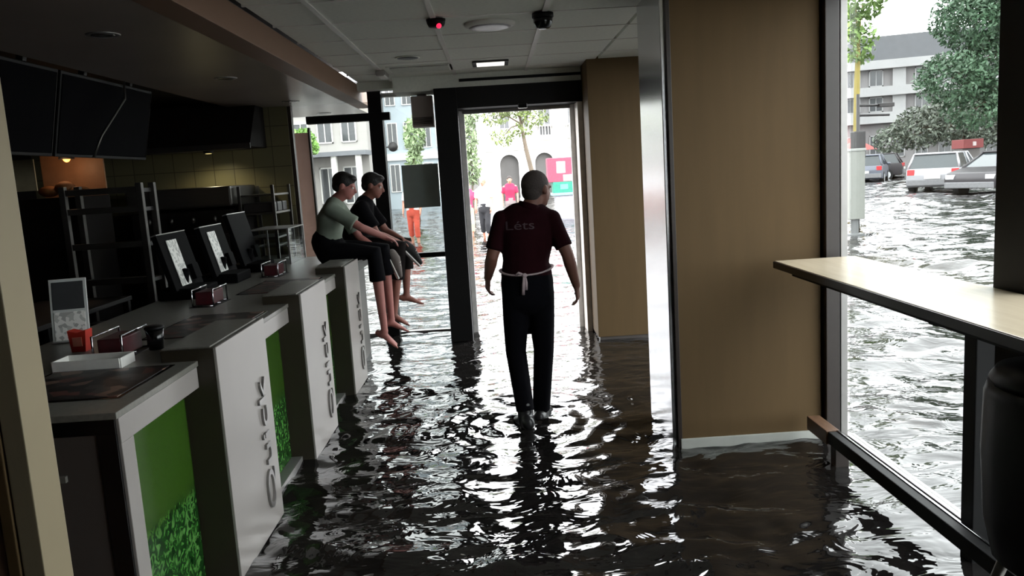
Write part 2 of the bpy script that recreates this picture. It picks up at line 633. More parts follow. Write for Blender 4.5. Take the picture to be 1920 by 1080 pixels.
# grey board fixed behind the glass beside the door post and a box above it
m_board = M('slate_green_board', (196, 214, 210), 0.6, var=0.04)
_n = m_board.node_tree
_tr = _n.nodes.new('ShaderNodeBsdfTranslucent')
_tr.inputs['Color'].default_value = (0.012, 0.0145, 0.014, 1)
_ad = _n.nodes.new('ShaderNodeAddShader')
_n.links.new(_n.nodes['Principled BSDF'].outputs['BSDF'], _ad.inputs[0])
_n.links.new(_tr.outputs['BSDF'], _ad.inputs[1])
_n.links.new(_ad.outputs['Shader'], _n.nodes['Material Output'].inputs['Surface'])
brd = tag(box('window_board', (-0.925, 8.20, 1.30), (-0.555, 8.215, 1.735), m_board, None, 0.003), 'slate green board on the glass left of the black door post', 'board')
cb = thing('air_curtain', 'dark grey air curtain box hanging left of the door head', 'air curtain', (-0.63, 8.08, 2.08))
m_acb = M('warm_dark_grey_casing', (205, 194, 190), 0.5, var=0.03)
box('casing', (-0.76, 8.0, 2.09), (-0.55, 8.18, 2.39), m_acb, cb, 0.01)
for k in range(5):
    box('louvre', (-0.75, 7.994, 2.12 + k * 0.014), (-0.56, 8.002, 2.126 + k * 0.014), m_black, cb, 0)
box('mounting_bracket', (-0.70, 8.06, 2.39), (-0.61, 8.14, 2.45), m_greyframe, cb, 0)

# ================================================================== COUNTER
def herb_print():
    """printed backlit-style leaf graphic: plain green above, leafy below (object z drives it)"""
    m = bpy.data.materials.new('green_leaf_print')
    m.use_nodes = True
    nt = m.node_tree
    n = nt.nodes
    L = nt.links.new
    b = n['Principled BSDF']
    tc = n.new('ShaderNodeTexCoord')
    sx = n.new('ShaderNodeSeparateXYZ')
    L(tc.outputs['Object'], sx.inputs['Vector'])
    vo = n.new('ShaderNodeTexVoronoi')
    vo.inputs['Scale'].default_value = 34
    nz = n.new('ShaderNodeTexNoise')
    nz.inputs['Scale'].default_value = 26
    nz.inputs['Detail'].default_value = 5
    nz.inputs['Distortion'].default_value = 1.5
    for x in (vo, nz):
        L(tc.outputs['Object'], x.inputs['Vector'])
    leaf = n.new('ShaderNodeValToRGB')
    e = leaf.color_ramp.elements
    e[0].position, e[0].color = 0.40, (*rgb((10, 42, 14)), 1)
    e[1].position, e[1].color = 0.66, (*rgb((88, 136, 70)), 1)
    e2 = e.new(0.52)
    e2.color = (*rgb((30, 80, 26)), 1)
    mx = n.new('ShaderNodeMath')
    mx.operation = 'MULTIPLY_ADD'
    mx.inputs[1].default_value = -0.15
    L(vo.outputs['Distance'], mx.inputs[0])
    L(nz.outputs['Fac'], mx.inputs[2])
    ad = n.new('ShaderNodeMath')
    ad.operation = 'ADD'
    ad.inputs[1].default_value = 0.1
    L(mx.outputs['Value'], ad.inputs[0])
    L(ad.outputs['Value'], leaf.inputs['Fac'])
    plain = n.new('ShaderNodeRGB')
    plain.outputs[0].default_value = (*rgb((52, 84, 24)), 1)
    st = n.new('ShaderNodeMapRange')
    st.inputs['From Min'].default_value = 0.50
    st.inputs['From Max'].default_value = 0.44
    zz = n.new('ShaderNodeMath')
    zz.operation = 'MULTIPLY_ADD'
    zz.inputs[1].default_value = 0.16
    L(nz.outputs['Fac'], zz.inputs[0])
    sub = n.new('ShaderNodeMath')
    sub.operation = 'SUBTRACT'
    L(sx.outputs['Z'], sub.inputs[0])
    sub.inputs[1].default_value = 0.08
    L(sub.outputs['Value'], zz.inputs[2])
    L(zz.outputs['Value'], st.inputs['Value'])
    mix = n.new('ShaderNodeMixRGB')
    L(st.outputs['Result'], mix.inputs['Fac'])
    L(plain.outputs[0], mix.inputs['Color1'])
    L(leaf.outputs['Color'], mix.inputs['Color2'])
    L(mix.outputs['Color'], b.inputs['Base Color'])
    b.inputs['Roughness'].default_value = 0.25
    return m


m_herb = herb_print()
XP, XF = -1.14, -1.22      # front of the pillars, front of the set-back fascia
ZP, ZF = 0.985, 0.915
quick_me = text_mesh('Quick', 0.165, 0.006)
ext = max(v.co.x for v in quick_me.vertices) - min(v.co.x for v in quick_me.vertices)
quick_me.transform(Matrix.Diagonal((0.62 / ext, 0.62 / ext * 0.6, 1, 1)))
# text x -> +z, text y -> -y, normal -> +x
quick_rot = Matrix(((0, 0, 1, 0), (0, -1, 0, 0), (1, 0, 0, 0), (0, 0, 0, 1)))


def pillar(parent, y0, y1):
    bm = bmesh.new()
    bx(bm, (-1.36, y0, FZ), (XP - 0.012, y1, ZP - 0.002), 0.003)
    obj('pillar_core', bm, m_side, parent)
    f = box('pillar_front', (XP - 0.012, y0 + 0.0, 0.0), (XP, y1, ZP), m_white, parent, 0.003)
    me = quick_me.copy()
    me.transform(Matrix.Translation(-V(parent.location)) @ Matrix.Translation((XP + 0.006, y1 - 0.17, 0.41)) @ quick_rot)
    link('lettering', me, m_silver_letter, f)
    tag(f.children[0], 'raised silver lettering reading Quick up the panel')
    box('kick_plate', (-1.36, y0, FZ), (XP - 0.02, y1, 0.0), m_black, parent, 0)


def bay(parent, y0, y1, stile=0.0):
    # set-back fascia with the green picture panel below it
    box('fascia', (-1.36, y0, ZF - 0.085), (XF, y1, ZF - 0.0015), m_white, parent, 0.003)
    if stile:
        box('stile', (XF - 0.05, y0, FZ), (XF, y0 + stile, ZF - 0.085), m_white, parent, 0.003)
    box('picture_panel', (XF - 0.075, y0 + stile, 0.03), (XF - 0.065, y1, ZF - 0.085), m_herb, parent, 0)
    box('panel_backing', (-1.36, y0, FZ), (XF - 0.075, y1, ZF - 0.085), m_blackg, parent, 0)
    box('bottom_rail', (XF - 0.065, y0 + stile, FZ), (XF, y1, 0.03), m_greyframe, parent, 0.003)


u = thing('counter_unit', 'nearest white counter unit with dark end panel and leafy green picture', 'counter', (-1.3, 2.8, FZ))
bay(u, 2.45, 3.12, 0.085)
e = box('end_panel', (-2.15, 2.452, FZ), (-1.36, 2.52, ZF - 0.0015), m_darkpanel, u, 0.003)
box('end_frame', (-2.15, 2.440, 0.865), (XF - 0.01, 2.452, ZF - 0.0015), m_blackg, u, 0.002)
box('end_frame', (XF - 0.072, 2.440, FZ), (XF - 0.01, 2.452, 0.865), m_blackg, u, 0.002)
box('end_inset', (-2.15, 2.444, FZ), (XF - 0.072, 2.452, 0.865), m_darkpanel, u, 0.001)
u = thing('counter_unit', 'white counter pillar with silver lettering, closest to the camera, with green bay behind', 'counter', (-1.3, 3.8, FZ))
pillar(u, 3.125, 3.79)
bay(u, 3.79, 4.53)
u = thing('counter_unit', 'middle of the three lettered white counter pillars, green bay behind', 'counter', (-1.3, 5.2, FZ))
pillar(u, 4.535, 5.19)
bay(u, 5.19, 5.90)
u = thing('counter_unit', 'farthest lettered counter pillar, beside the bare hanging legs', 'counter', (-1.3, 6.6, FZ))
pillar(u, 5.905, 6.47)
box('fascia', (-1.36, 6.47, ZF - 0.085), (XF, 7.45, ZF - 0.0015), m_side, u, 0.003)
box('panel_backing', (-1.36, 6.47, FZ), (XF - 0.04, 7.45, ZF - 0.085), m_darkpanel, u, 0)
wt = thing('worktop', 'long grey worktop running along the service counter', 'worktop', (-1.7, 4.9, ZF))
box('slab', (-2.15, 2.43, ZF), (XF + 0.004, 7.45, ZF + 0.022), m_slab, wt, 0.003)
box('rear_shelf', (-2.15, 2.43, 0.72), (-1.40, 7.45, 0.74), m_slab, wt, 0)
for k in range(4):
    y = 2.75 + k * 1.375
    box('rear_panel', (-2.13, y - 0.3, FZ), (-2.11, y + 1.05, 0.72), m_darkpanel, wt, 0)
for (y0, y1) in ((3.125, 3.79), (4.535, 5.19), (5.905, 6.47)):
    box('pillar_cap', (-1.36, y0 + 0.02, ZP - 0.002), (XP - 0.03, y1 - 0.02, ZP + 0.004), m_slab, wt, 0.001)
ZT = ZF + 0.022

# left foreground partition post
pp = structure(bpy.data.objects.new('wall_partition', None))
COL.objects.link(pp)
m_strip = M('grey_beige_strip', (150, 138, 112), 0.45, var=0.04, scale=2)
box('panel', (-1.56, 1.88, FZ), (-1.252, 2.0, 2.4), m_beam, pp, 0.004)
box('edge_strip', (-1.252, 1.875, FZ), (-1.222, 2.0, 2.4), m_tan, pp, 0.003)
box('edge_strip', (-1.218, 1.88, FZ), (-1.166, 2.0, 2.4), m_strip, pp, 0.003)

# ================================================================== THINGS ON THE COUNTER
def printed(name, base, inks, scale, rough=0.4):
    """flat print: blotches of ink colours on a base"""
    if name in MATS:
        return MATS[name]
    m = bpy.data.materials.new(name)
    m.use_nodes = True
    nt = m.node_tree
    n = nt.nodes
    L = nt.links.new
    b = n['Principled BSDF']
    tc = n.new('ShaderNodeTexCoord')
    vo = n.new('ShaderNodeTexVoronoi')
    vo.inputs['Scale'].default_value = scale
    L(tc.outputs['Object'], vo.inputs['Vector'])
    cr_ = n.new('ShaderNodeValToRGB')
    cr_.color_ramp.interpolation = 'CONSTANT'
    els = cr_.color_ramp.elements
    cols = [base] + inks
    els[0].position, els[0].color = 0, (*rgb(cols[0]), 1)
    els[1].position, els[1].color = 0.55, (*rgb(cols[1]), 1)
    for i, c in enumerate(cols[2:]):
        e = els.new(0.7 + 0.12 * i)
        e.color = (*rgb(c), 1)
    sp = n.new('ShaderNodeSeparateColor')
    L(vo.outputs['Color'], sp.inputs['Color'])
    L(sp.outputs[0], cr_.inputs['Fac'])
    L(cr_.outputs['Color'], b.inputs['Base Color'])
    b.inputs['Roughness'].default_value = rough
    MATS[name] = m
    return m


m_mat = printed('dark_menu_mat_print', (34, 30, 30), [(96, 60, 54), (120, 96, 84), (70, 66, 62)], 16)
for (x0, x1, y0, y1, lab) in ((-1.74, -1.30, 2.62, 3.06, 'dark printed counter mat at the near end of the worktop'),
                              (-1.66, -1.28, 3.66, 4.28, 'dark printed counter mat behind the nearest lettered pillar'),
                              (-1.66, -1.28, 5.05, 5.70, 'dark printed counter mat behind the middle lettered pillar')):
    t = thing('counter_mat', lab, 'mat', ((x0 + x1) / 2, (y0 + y1) / 2, ZT), 0, 'printed mats on the worktop')
    box('mat_sheet', (x0, y0, ZT + 0.0005), (x1, y1, ZT + 0.004), m_mat, t, 0.001)
    box('mat_border', (x0 - 0.015, y0 - 0.015, ZT + 0.0002), (x1 + 0.015, y1 + 0.015, ZT + 0.002), m_blackg, t, 0)

m_red = M('red_carton', (206, 58, 44), 0.5, var=0.08)
m_maroon = M('maroon_print', (66, 16, 24), 0.5, var=0.3, scale=30)
m_print_pale = printed('pale_notice_print', (232, 232, 228), [(170, 170, 168), (190, 192, 188)], 60)
m_print_dk = M('dark_notice_print', (60, 62, 64), 0.4, var=0.1)


def notice_stand(base, w, h, rz, lean, label, dark_top=True):
    t = thing('notice_stand', label, 'sign', base, rz)
    mt = Matrix.Translation(base) @ Matrix.Rotation(rz, 4, 'Z') @ Matrix.Rotation(lean, 4, 'X')

    def part(nm, lo, hi, m, par):
        bm = bmesh.new()
        bx(bm, lo, hi, 0.002)
        bm.transform(mt)
        return obj(nm, bm, m, par)
    part('frame', (-w / 2, 0, 0), (w / 2, 0.012, h), M('pale_acrylic_edge', (196, 200, 198), 0.3, var=0.03), t)
    if dark_top:
        part('dark_sheet', (-w / 2 + 0.012, -0.003, h * 0.52), (w / 2 - 0.012, 0.001, h - 0.014), m_print_dk, t)
        part('printed_sheet', (-w / 2 + 0.012, -0.003, 0.012), (w / 2 - 0.012, 0.001, h * 0.48), m_print_pale, t)
    else:
        part('printed_sheet', (-w / 2 + 0.008, -0.003, 0.01), (w / 2 - 0.008, 0.001, h - 0.01), m_print_pale, t)
    part('foot', (-w / 2, -0.03, 0.0), (w / 2, 0.07, 0.008), m_greyframe, t)
    return t


notice_stand((-2.02, 3.72, ZT), 0.16, 0.30, R(12), R(-10), 'acrylic notice stand with dark upper sheet at the near counter end')


def wire_holder(c, label):
    """chrome wire napkin and straw holder with a maroon printed pack in it"""
    t = thing('wire_holder', label, 'holder', c, R(8), 'wire holders along the worktop')
    x, y, z = c
    for dx in (-0.06, 0.06):
        tube('wire', [(x + dx, y - 0.12, z + 0.004), (x + dx, y - 0.12, z + 0.10), (x + dx, y + 0.12, z + 0.10), (x + dx, y + 0.12, z + 0.004)], 0.005, m_chrome, t, 8)
    for dy in (-0.12, 0.0, 0.12):
        tube('cross_wire', [(x - 0.06, y + dy, z + 0.006), (x + 0.06, y + dy, z + 0.006)], 0.004, m_chrome, t, 8)
    box('napkin_pack', (x - 0.05, y - 0.10, z + 0.01), (x + 0.05, y + 0.09, z + 0.085), m_maroon, t, 0.006)
    box('tray_base', (x - 0.075, y - 0.14, z + 0.0005), (x + 0.075, y + 0.14, z + 0.003), m_steeld, t, 0)


wire_holder((-1.62, 3.36, ZT), 'chrome wire holder with maroon pack beside the red carton')
wire_holder((-1.72, 4.72, ZT), 'chrome wire holder with maroon pack beside the middle till')
wire_holder((-1.70, 6.05, ZT), 'chrome wire holder with maroon pack near the seated boys')

t = thing('red_carton', 'small bright red carton standing on the near worktop', 'carton', (-1.86, 3.5, ZT))
bm = bmesh.new()
prism(bm, [(-1.89, ZT), (-1.83, ZT), (-1.82, ZT + 0.095), (-1.86, ZT + 0.085), (-1.90, ZT + 0.095)], 'y', 3.47, 3.53)
obj('carton_body', bm, m_red, t)
box('pale_emblem', (-1.88, 3.467, ZT + 0.025), (-1.84, 3.47, ZT + 0.065), M('pale_red_print', (226, 140, 120), 0.5), t, 0)
t = thing('paper_tray', 'white folded paper tray lying in front of the red carton', 'tray', (-1.63, 3.12, ZT))
box('tray_floor', (-1.76, 3.08, ZT + 0.001), (-1.50, 3.20, ZT + 0.005), m_paper, t, 0)
for (a, b) in (((-1.76, 3.075, ZT), (-1.50, 3.082, ZT + 0.04)), ((-1.76, 3.198, ZT), (-1.50, 3.205, ZT + 0.04)), ((-1.765, 3.08, ZT), (-1.758, 3.20, ZT + 0.04)), ((-1.502, 3.08, ZT), (-1.495, 3.20, ZT + 0.04))):
    box('tray_wall', a, b, m_paper, t, 0)
t = thing('sauce_tray', 'dark red tray of sauce sachets at the left end of the worktop', 'tray', (-1.85, 3.0, ZT))
box('tray_floor', (-2.0, 2.78, ZT + 0.001), (-1.78, 3.05, ZT + 0.008), m_maroon, t, 0.002)
rnd = random.Random(3)
for k in range(7):
    cx, cy = -1.97 + 0.05 * (k % 4), 2.84 + 0.09 * (k // 4)
    bm = bmesh.new()
    bx(bm, (-0.022, -0.035, 0), (0.022, 0.035, 0.012), 0.004)
    bm.transform(Matrix.Translation((cx, cy, ZT + 0.009)) @ Matrix.Rotation(rnd.uniform(-.6, .6), 4, 'Z'))
    obj('sachet', bm, [m_red, m_maroon, m_paper][k % 3], t)
t = thing('drink_cup', 'black lidded cup standing beside the paper tray', 'cup', (-1.52, 3.32, ZT))
bm = bmesh.new()
lathe(bm, [(0.030, 0.001), (0.038, 0.09)], (-1.50, 3.42, ZT), 20)
obj('cup_body', bm, m_blackg, t, True)
bm = bmesh.new()
lathe(bm, [(0.041, 0.09), (0.041, 0.098), (0.034, 0.104)], (-1.50, 3.42, ZT), 20)
obj('lid', bm, m_black, t, True)
t.location = (-1.50, 3.42, ZT)
for ch in t.children:
    ch.data.transform(Matrix.Translation((-0.02, -0.10, 0)))


m_till = M('matte_black_till', (8, 8, 10), 0.7, var=0.1, spec=0.05)


def till(y, label, card=True, tall=0.36):
    """point-of-sale till: base, tilted black screen towards the kitchen, pale card on its back"""
    t = thing('till', label, 'till', (-2.0, y, ZT), 0, 'tills along the worktop')
    box('base', (-2.13, y - 0.12, ZT + 0.0005), (-1.86, y + 0.20, ZT + 0.07), m_till, t, 0.01)
    tube('neck', [(-2.02, y + 0.04, ZT + 0.06), (-2.0, y + 0.04, ZT + 0.18)], 0.025, m_till, t, 12)
    mt = Matrix.Translation((-1.99, y + 0.04, ZT + 0.06)) @ Matrix.Rotation(R(-14), 4, 'Y')

    def part(nm, lo, hi, m, par):
        bm = bmesh.new()
        bx(bm, lo, hi, 0.004)
        bm.transform(mt)
        return obj(nm, bm, m, par)
    sc = part('screen', (-0.035, -0.20, 0.0), (0.0, 0.26, tall), m_till, t)
    part('top_trim', (-0.037, -0.20, tall), (0.002, 0.26, tall + 0.008), m_greyframe, sc)
    if card:
        part('back_card', (0.001, -0.10, 0.02), (0.006, 0.06, tall - 0.04), m_print_pale, t)
        tag(t.children[-1], 'pale printed card on the back of the till')
    part('cable_cover', (0.0, 0.10, 0.04), (0.03, 0.20, 0.14), m_till, t)
    return t


till(5.08, 'black till with pale card, first from the notice stand')
till(5.80, 'black till with narrow pale card, second from the notice stand')
till(6.45, 'tall black till screen nearest the seated boys', card=False, tall=0.42)

# clear display box near the boys
t = thing('display_case', 'clear acrylic display case with chrome edge behind the far till', 'display case', (-1.95, 7.15, ZT))
for (a, b) in (((-2.12, 6.86, ZT), (-1.78, 6.868, ZT + 0.30)), ((-2.12, 7.40, ZT), (-1.78, 7.408, ZT + 0.30)), ((-1.788, 6.868, ZT), (-1.78, 7.40, ZT + 0.30))):
    box('pane', a, b, m_case, t, 0)
box('top_edge', (-2.12, 6.855, ZT + 0.30), (-1.775, 7.41, ZT + 0.308), m_greyframe, t, 0)
for dx in (-2.12, -1.79):
    for dy in (6.856, 7.396):
        box('corner_post', (dx, dy, ZT), (dx + 0.014, dy + 0.014, ZT + 0.30), m_greyframe, t, 0)
box('inner_shelf', (-2.11, 6.87, ZT + 0.15), (-1.80, 7.39, ZT + 0.156), m_case, t, 0)

# ================================================================== KITCHEN BEHIND
# menu screens hung along the soffit edge
m_screen = M('switched_off_screen', (8, 8, 11), 0.6, var=0.05, spec=0.02)
for k in range(3):
    y0 = 2.35 + k * 1.32
    lab = ['menu screen nearest the camera under the soffit edge', 'second dark menu screen under the soffit edge', 'farthest dark menu screen under the soffit edge'][k]
    t = thing('menu_screen', lab, 'screen', (-2.56, y0 + 0.65, 2.38), 0, 'menu screens over the counter')
    mt = Matrix.Translation((-2.55, y0, 2.37)) @ Matrix.Rotation(R(12), 4, 'Y')

    def part(nm, lo, hi, m, par):
        bm = bmesh.new()
        bx(bm, lo, hi, 0.005)
        bm.transform(mt)
        return obj(nm, bm, m, par)
    p = part('housing', (-0.06, 0.01, -0.52), (0.0, 1.30, 0.0), m_black, t)
    part('display', (0.0, 0.03, -0.50), (0.003, 1.28, -0.02), m_screen, t)
    part('hanger', (-0.05, 0.3, 0.0), (-0.01, 0.34, 0.06), m_steeld, t)
    part('hanger', (-0.05, 0.95, 0.0), (-0.01, 0.99, 0.06), m_steeld, t)
tag(tube('hanging_rod', [(-2.50, 5.72, 2.38), (-2.50, 5.70, 2.26), (-2.56, 5.42, 2.0), (-2.60, 5.36, 1.86)], 0.008, m_steel, None, 8), 'thin pale metal rod hanging at the joint between menu screens', 'rod')

# downlights in the soffit
for k, y in enumerate((2.3, 4.09, 5.9, 7.75, 9.25)):
    lab = ['closest to the camera', 'second from the camera', 'third from the camera', 'above the left glazing', 'outside above the pavement'][k]
    t = thing('downlight', 'recessed soffit downlight, ' + lab, 'light', (-1.86, y, 2.385), 0, 'downlights in the soffit')
    bm = bmesh.new()
    lathe(bm, [(0.06, -0.004), (0.075, -0.004), (0.08, 0.0)], (-1.86, y, 2.385), 24)
    obj('ring', bm, m_greyframe, t, True)
    bm = bmesh.new()
    lathe(bm, [(0.02, -0.0065), (0.052, -0.0055), (0.056, -0.004)], (-1.86, y, 2.385), 24)
    obj('lens', bm, M('unlit_lens', (90, 88, 86), 0.2), t, True)


# storage rack
def rack(x0, x1, y0, y1, z1, zs, label):
    t = thing('storage_rack', label, 'rack', ((x0 + x1) / 2, (y0 + y1) / 2, FZ))
    for x in (x0, x1):
        for y in (y0, y1):
            box('post', (x - 0.022, y - 0.022, FZ), (x + 0.022, y + 0.022, z1), m_steel, t, 0.004)
    for z in zs:
        s = box('shelf', (x0, y0, z), (x1, y1, z + 0.03), m_steeld, t, 0.003)
        box('shelf_lip', (x0, y0 - 0.012, z), (x1, y0, z + 0.045), m_steel, s, 0.002)
    return t


rack(-3.16, -2.60, 5.98, 6.2, 1.69, (0.3, 0.62, 0.95, 1.22, 1.48, 1.62), 'steel storage rack standing behind the counter')
t = thing('fryer_hood', 'brushed steel cabinet with shiny front catching yellow light', 'cabinet', (-2.9, 7.6, FZ))
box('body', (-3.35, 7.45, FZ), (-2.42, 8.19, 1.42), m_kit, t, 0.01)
box('steel_front', (-3.36, 7.40, 1.45), (-2.40, 8.19, 1.635), m_steel, t, 0.02)
for k in range(4):
    bm = bmesh.new()
    ell(bm, (-3.18 + 0.2 * k, 7.435, 1.34), (0.018, 0.02, 0.03), None, 12)
    obj('control_knob', bm, m_steel, t, True)
box('door', (-3.30, 7.435, 0.15), (-2.90, 7.45, 1.2), m_steeld, t, 0.005)
box('door', (-2.87, 7.435, 0.15), (-2.47, 7.45, 1.2), m_steeld, t, 0.005)
t = thing('heat_lamp_station', 'warming station with glowing orange heat lamp', 'heat lamp', (-3.3, 6.5, FZ))
box('cabinet', (-3.75, 6.35, FZ), (-3.23, 6.85, 1.62), m_kit, t, 0.01)
box('canopy', (-3.75, 6.38, 2.06), (-3.20, 6.8, 2.12), m_steeld, t, 0.01)
box('back_plate', (-3.73, 6.78, 1.62), (-3.22, 6.8, 2.06), M('tan_splashback', (150, 108, 76), 0.5), t, 0)
bm = bmesh.new()
lathe(bm, [(0.012, 0.16), (0.012, 0.09), (0.05, 0.05), (0.06, 0.0), (0.055, 0.0)], (-3.42, 6.6, 1.92), 20)
obj('lamp_shade', bm, m_steeld, t, True)
bm = bmesh.new()
ell(bm, (-3.42, 6.6, 1.93), (0.03, 0.03, 0.035), None, 14)
obj('bulb', bm, M('warm_bulb', (255, 170, 90), 0.4, emit=((255, 160, 80), 3.0)), t, True)
for k, (dx, dz) in enumerate(((0.0, 0.03), (0.13, 0.05), (0.24, 0.02))):
    bm = bmesh.new()
    ell(bm, (-3.55 + dx, 6.52, 1.64 + dz), (0.08, 0.07, 0.03 + dz / 2), None, 14)
    obj('food_heap', bm, M('toasted_bun', (120, 74, 36), 0.8, bump=0.4), t, True)
ld = bpy.data.lights.new('heat_lamp_light', 'POINT')
ld.energy = 0.8
ld.color = (1.0, 0.62, 0.34)
ld.shadow_soft_size = 0.04
lo = bpy.data.objects.new('heat_lamp_light', ld)
COL.objects.link(lo)
lo.location = V((-3.42, 6.55, 1.86)) - V(t.location)
lo.parent = t
tag(box('wall_notice', (-3.72, 6.30, 1.68), (-3.52, 6.312, 1.92), M('aged_notice_paper', (150, 140, 112), 0.8), None, 0.001), 'pale paper notice beside the orange heat lamp', 'notice')
t = thing('fridge', 'tall dark cabinet at the left behind the counter', 'cabinet', (-3.6, 4.6, FZ))
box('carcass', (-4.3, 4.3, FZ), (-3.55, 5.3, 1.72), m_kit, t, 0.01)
box('door', (-4.28, 4.28, 0.05), (-3.57, 4.30, 1.70), m_darkpanel, t, 0.004)
tube('handle', [(-3.64, 4.27, 0.9), (-3.64, 4.235, 0.95), (-3.64, 4.235, 1.25), (-3.64, 4.27, 1.3)], 0.01, m_steel, t, 8)
t = thing('work_table', 'low steel work table with clutter behind the tills', 'table', (-2.9, 4.9, FZ))
box('top', (-3.3, 4.45, 0.86), (-2.65, 5.75, 0.89), m_steeld, t, 0.004)
for x in (-3.27, -2.68):
    for y in (4.48, 5.72):
        box('leg', (x - 0.02, y - 0.02, FZ), (x + 0.02, y + 0.02, 0.86), m_steeld, t, 0.003)
t = thing('far_rack', 'low open rack of trays against the far kitchen wall', 'rack', (-2.3, 7.6, FZ))
for x in (-2.36, -2.05):
    for y in (7.5, 8.1):
        box('post', (x - 0.014, y - 0.014, FZ), (x + 0.014, y + 0.014, 1.62), m_steel, t, 0.003)
for z in (0.9, 1.12, 1.35, 1.52):
    box('shelf', (-2.36, 7.5, z), (-2.05, 8.1, z + 0.018), m_steel, t, 0.002)
for k in range(3):
    box('food_bin', (-2.34, 7.52 + k * 0.19, 1.37), (-2.07, 7.68 + k * 0.19, 1.46), m_steeld, t, 0.01)
t = thing('extractor_hood', 'dark extractor hood above the steel cabinet on the tiled wall', 'hood', (-2.85, 7.95, 1.99))
bm = bmesh.new()
prism(bm, [(7.62, 1.99), (8.19, 1.99), (8.19, 2.42), (7.95, 2.42)], 'x', -3.45, -2.25)
obj('canopy', bm, m_kit, t)
box('front_lip', (-3.46, 7.60, 1.97), (-2.24, 7.63, 2.02), m_steeld, t, 0.003)
box('filter_panel', (-3.30, 7.75, 1.982), (-2.40, 8.15, 1.99), m_steeld, t, 0)
# small kitchen downlight giving the faint yellow light on the tiles and the steel
t = thing('kitchen_downlight', 'small warm lamp under the extractor hood by the tiled wall', 'light', (-2.72, 7.86, 1.982))
bm = bmesh.new()
lathe(bm, [(0.03, -0.03), (0.045, -0.028), (0.05, 0.0)], (-2.72, 7.86, 1.982), 20)
obj('housing', bm, m_steeld, t, True)
bm = bmesh.new()
lathe(bm, [(0.01, -0.034), (0.028, -0.032), (0.03, -0.03)], (-2.72, 7.86, 1.982), 20)
obj('lens', bm, M('warm_diffuser', (255, 236, 170), 0.5, emit=((255, 226, 150), 1.0)), t, True)
ld = bpy.data.lights.new('kitchen_downlight_beam', 'SPOT')
ld.energy = 20
ld.color = (1.0, 0.88, 0.55)
ld.spot_size = R(150)
ld.spot_blend = 0.8
ld.shadow_soft_size = 0.03
lo = bpy.data.objects.new('kitchen_downlight_beam', ld)
COL.objects.link(lo)
lo.location = (0, 0, -0.04)
lo.rotation_euler = (R(5), 0, 0)
lo.parent = t

# ================================================================== CEILING FITTINGS
t = thing('round_ceiling_light', 'round pale unlit ceiling light between the sensor and the dome camera', 'light', (0.037, 5.31, CZ))
bm = bmesh.new()
lathe(bm, [(0.10, -0.028), (0.145, -0.024), (0.165, -0.012), (0.165, 0.0)], (0.037, 5.31, CZ), 36)
obj('rim', bm, m_bar, t, True)
bm = bmesh.new()
lathe(bm, [(0.05, -0.034), (0.11, -0.032), (0.135, -0.026)], (0.037, 5.31, CZ), 36)
obj('diffuser', bm, M('pearl_diffuser', (205, 203, 208), 0.4), t, True)
t = thing('smoke_detector', 'dark smoke detector with glowing red indicator on the ceiling bar', 'detector', (-0.29, 5.05, CZ))
bm = bmesh.new()
lathe(bm, [(0.02, -0.055), (0.045, -0.05), (0.055, -0.03), (0.06, -0.006)], (-0.29, 5.05, CZ), 24)
obj('housing', bm, m_black, t, True)
bm = bmesh.new()
ell(bm, (-0.272, 5.012, CZ - 0.05), (0.016, 0.016, 0.016), None, 12)
obj('indicator', bm, M('red_indicator', (240, 30, 60), 0.3, emit=((255, 40, 80), 1.6)), t, True)
t = thing('dome_camera', 'black dome security camera hanging from the ceiling', 'camera', (0.36, 5.05, CZ))
bm = bmesh.new()
lathe(bm, [(0.025, -0.10), (0.045, -0.09), (0.058, -0.06), (0.06, -0.03)], (0.36, 5.05, CZ), 24)
obj('dome', bm, m_blackg, t, True)
bm = bmesh.new()
lathe(bm, [(0.06, -0.035), (0.066, -0.03), (0.066, -0.006)], (0.36, 5.05, CZ), 24)
obj('mount', bm, m_black, t, True)
t = thing('square_ceiling_lamp', 'small lit square ceiling lamp in front of the door head', 'light', (0.037, 7.15, CZ))
box('frame', (-0.12, 7.0, CZ - 0.012), (0.19, 7.30, CZ - 0.001), m_steeld, t, 0.002)
box('panel', (-0.085, 7.04, CZ - 0.016), (0.155, 7.26, CZ - 0.012), M('lit_panel', (255, 255, 250), 0.5, emit=((255, 252, 240), 1.4)), t, 0)
t = thing('air_vent', 'slatted air vent in the ceiling left of the lit lamp', 'vent', (-0.57, 7.2, CZ))
box('frame', (-0.86, 7.02, CZ - 0.008), (-0.30, 7.40, CZ - 0.001), m_ceil, t, 0.002)
box('backing', (-0.83, 7.05, CZ - 0.010), (-0.33, 7.37, CZ - 0.008), m_black, t, 0)
for k in range(9):
    box('slat', (-0.83, 7.06 + k * 0.034, CZ - 0.02), (-0.33, 7.072 + k * 0.034, CZ - 0.010), m_ceil, t, 0)
t = thing('ceiling_speaker', 'small grey speaker cover in the ceiling behind the smoke detector', 'speaker', (-0.62, 6.55, CZ))
bm = bmesh.new()
lathe(bm, [(0.05, -0.014), (0.085, -0.01), (0.09, -0.001)], (-0.62, 6.55, CZ), 24)
obj('grille', bm, m_steeld, t, True)
bm = bmesh.new()
lathe(bm, [(0.09, -0.009), (0.1, -0.006), (0.1, -0.001)], (-0.62, 6.55, CZ), 24)
obj('ring', bm, m_ceil, t, True)
t = thing('emergency_light', 'small white emergency light at the end of the left ceiling bar', 'light', (-0.93, 7.3, CZ))
box('casing', (-0.965, 7.15, CZ - 0.05), (-0.885, 7.45, CZ - 0.007), m_white, t, 0.008)
box('lens', (-0.955, 7.17, CZ - 0.056), (-0.895, 7.43, CZ - 0.05), m_bar, t, 0.003)

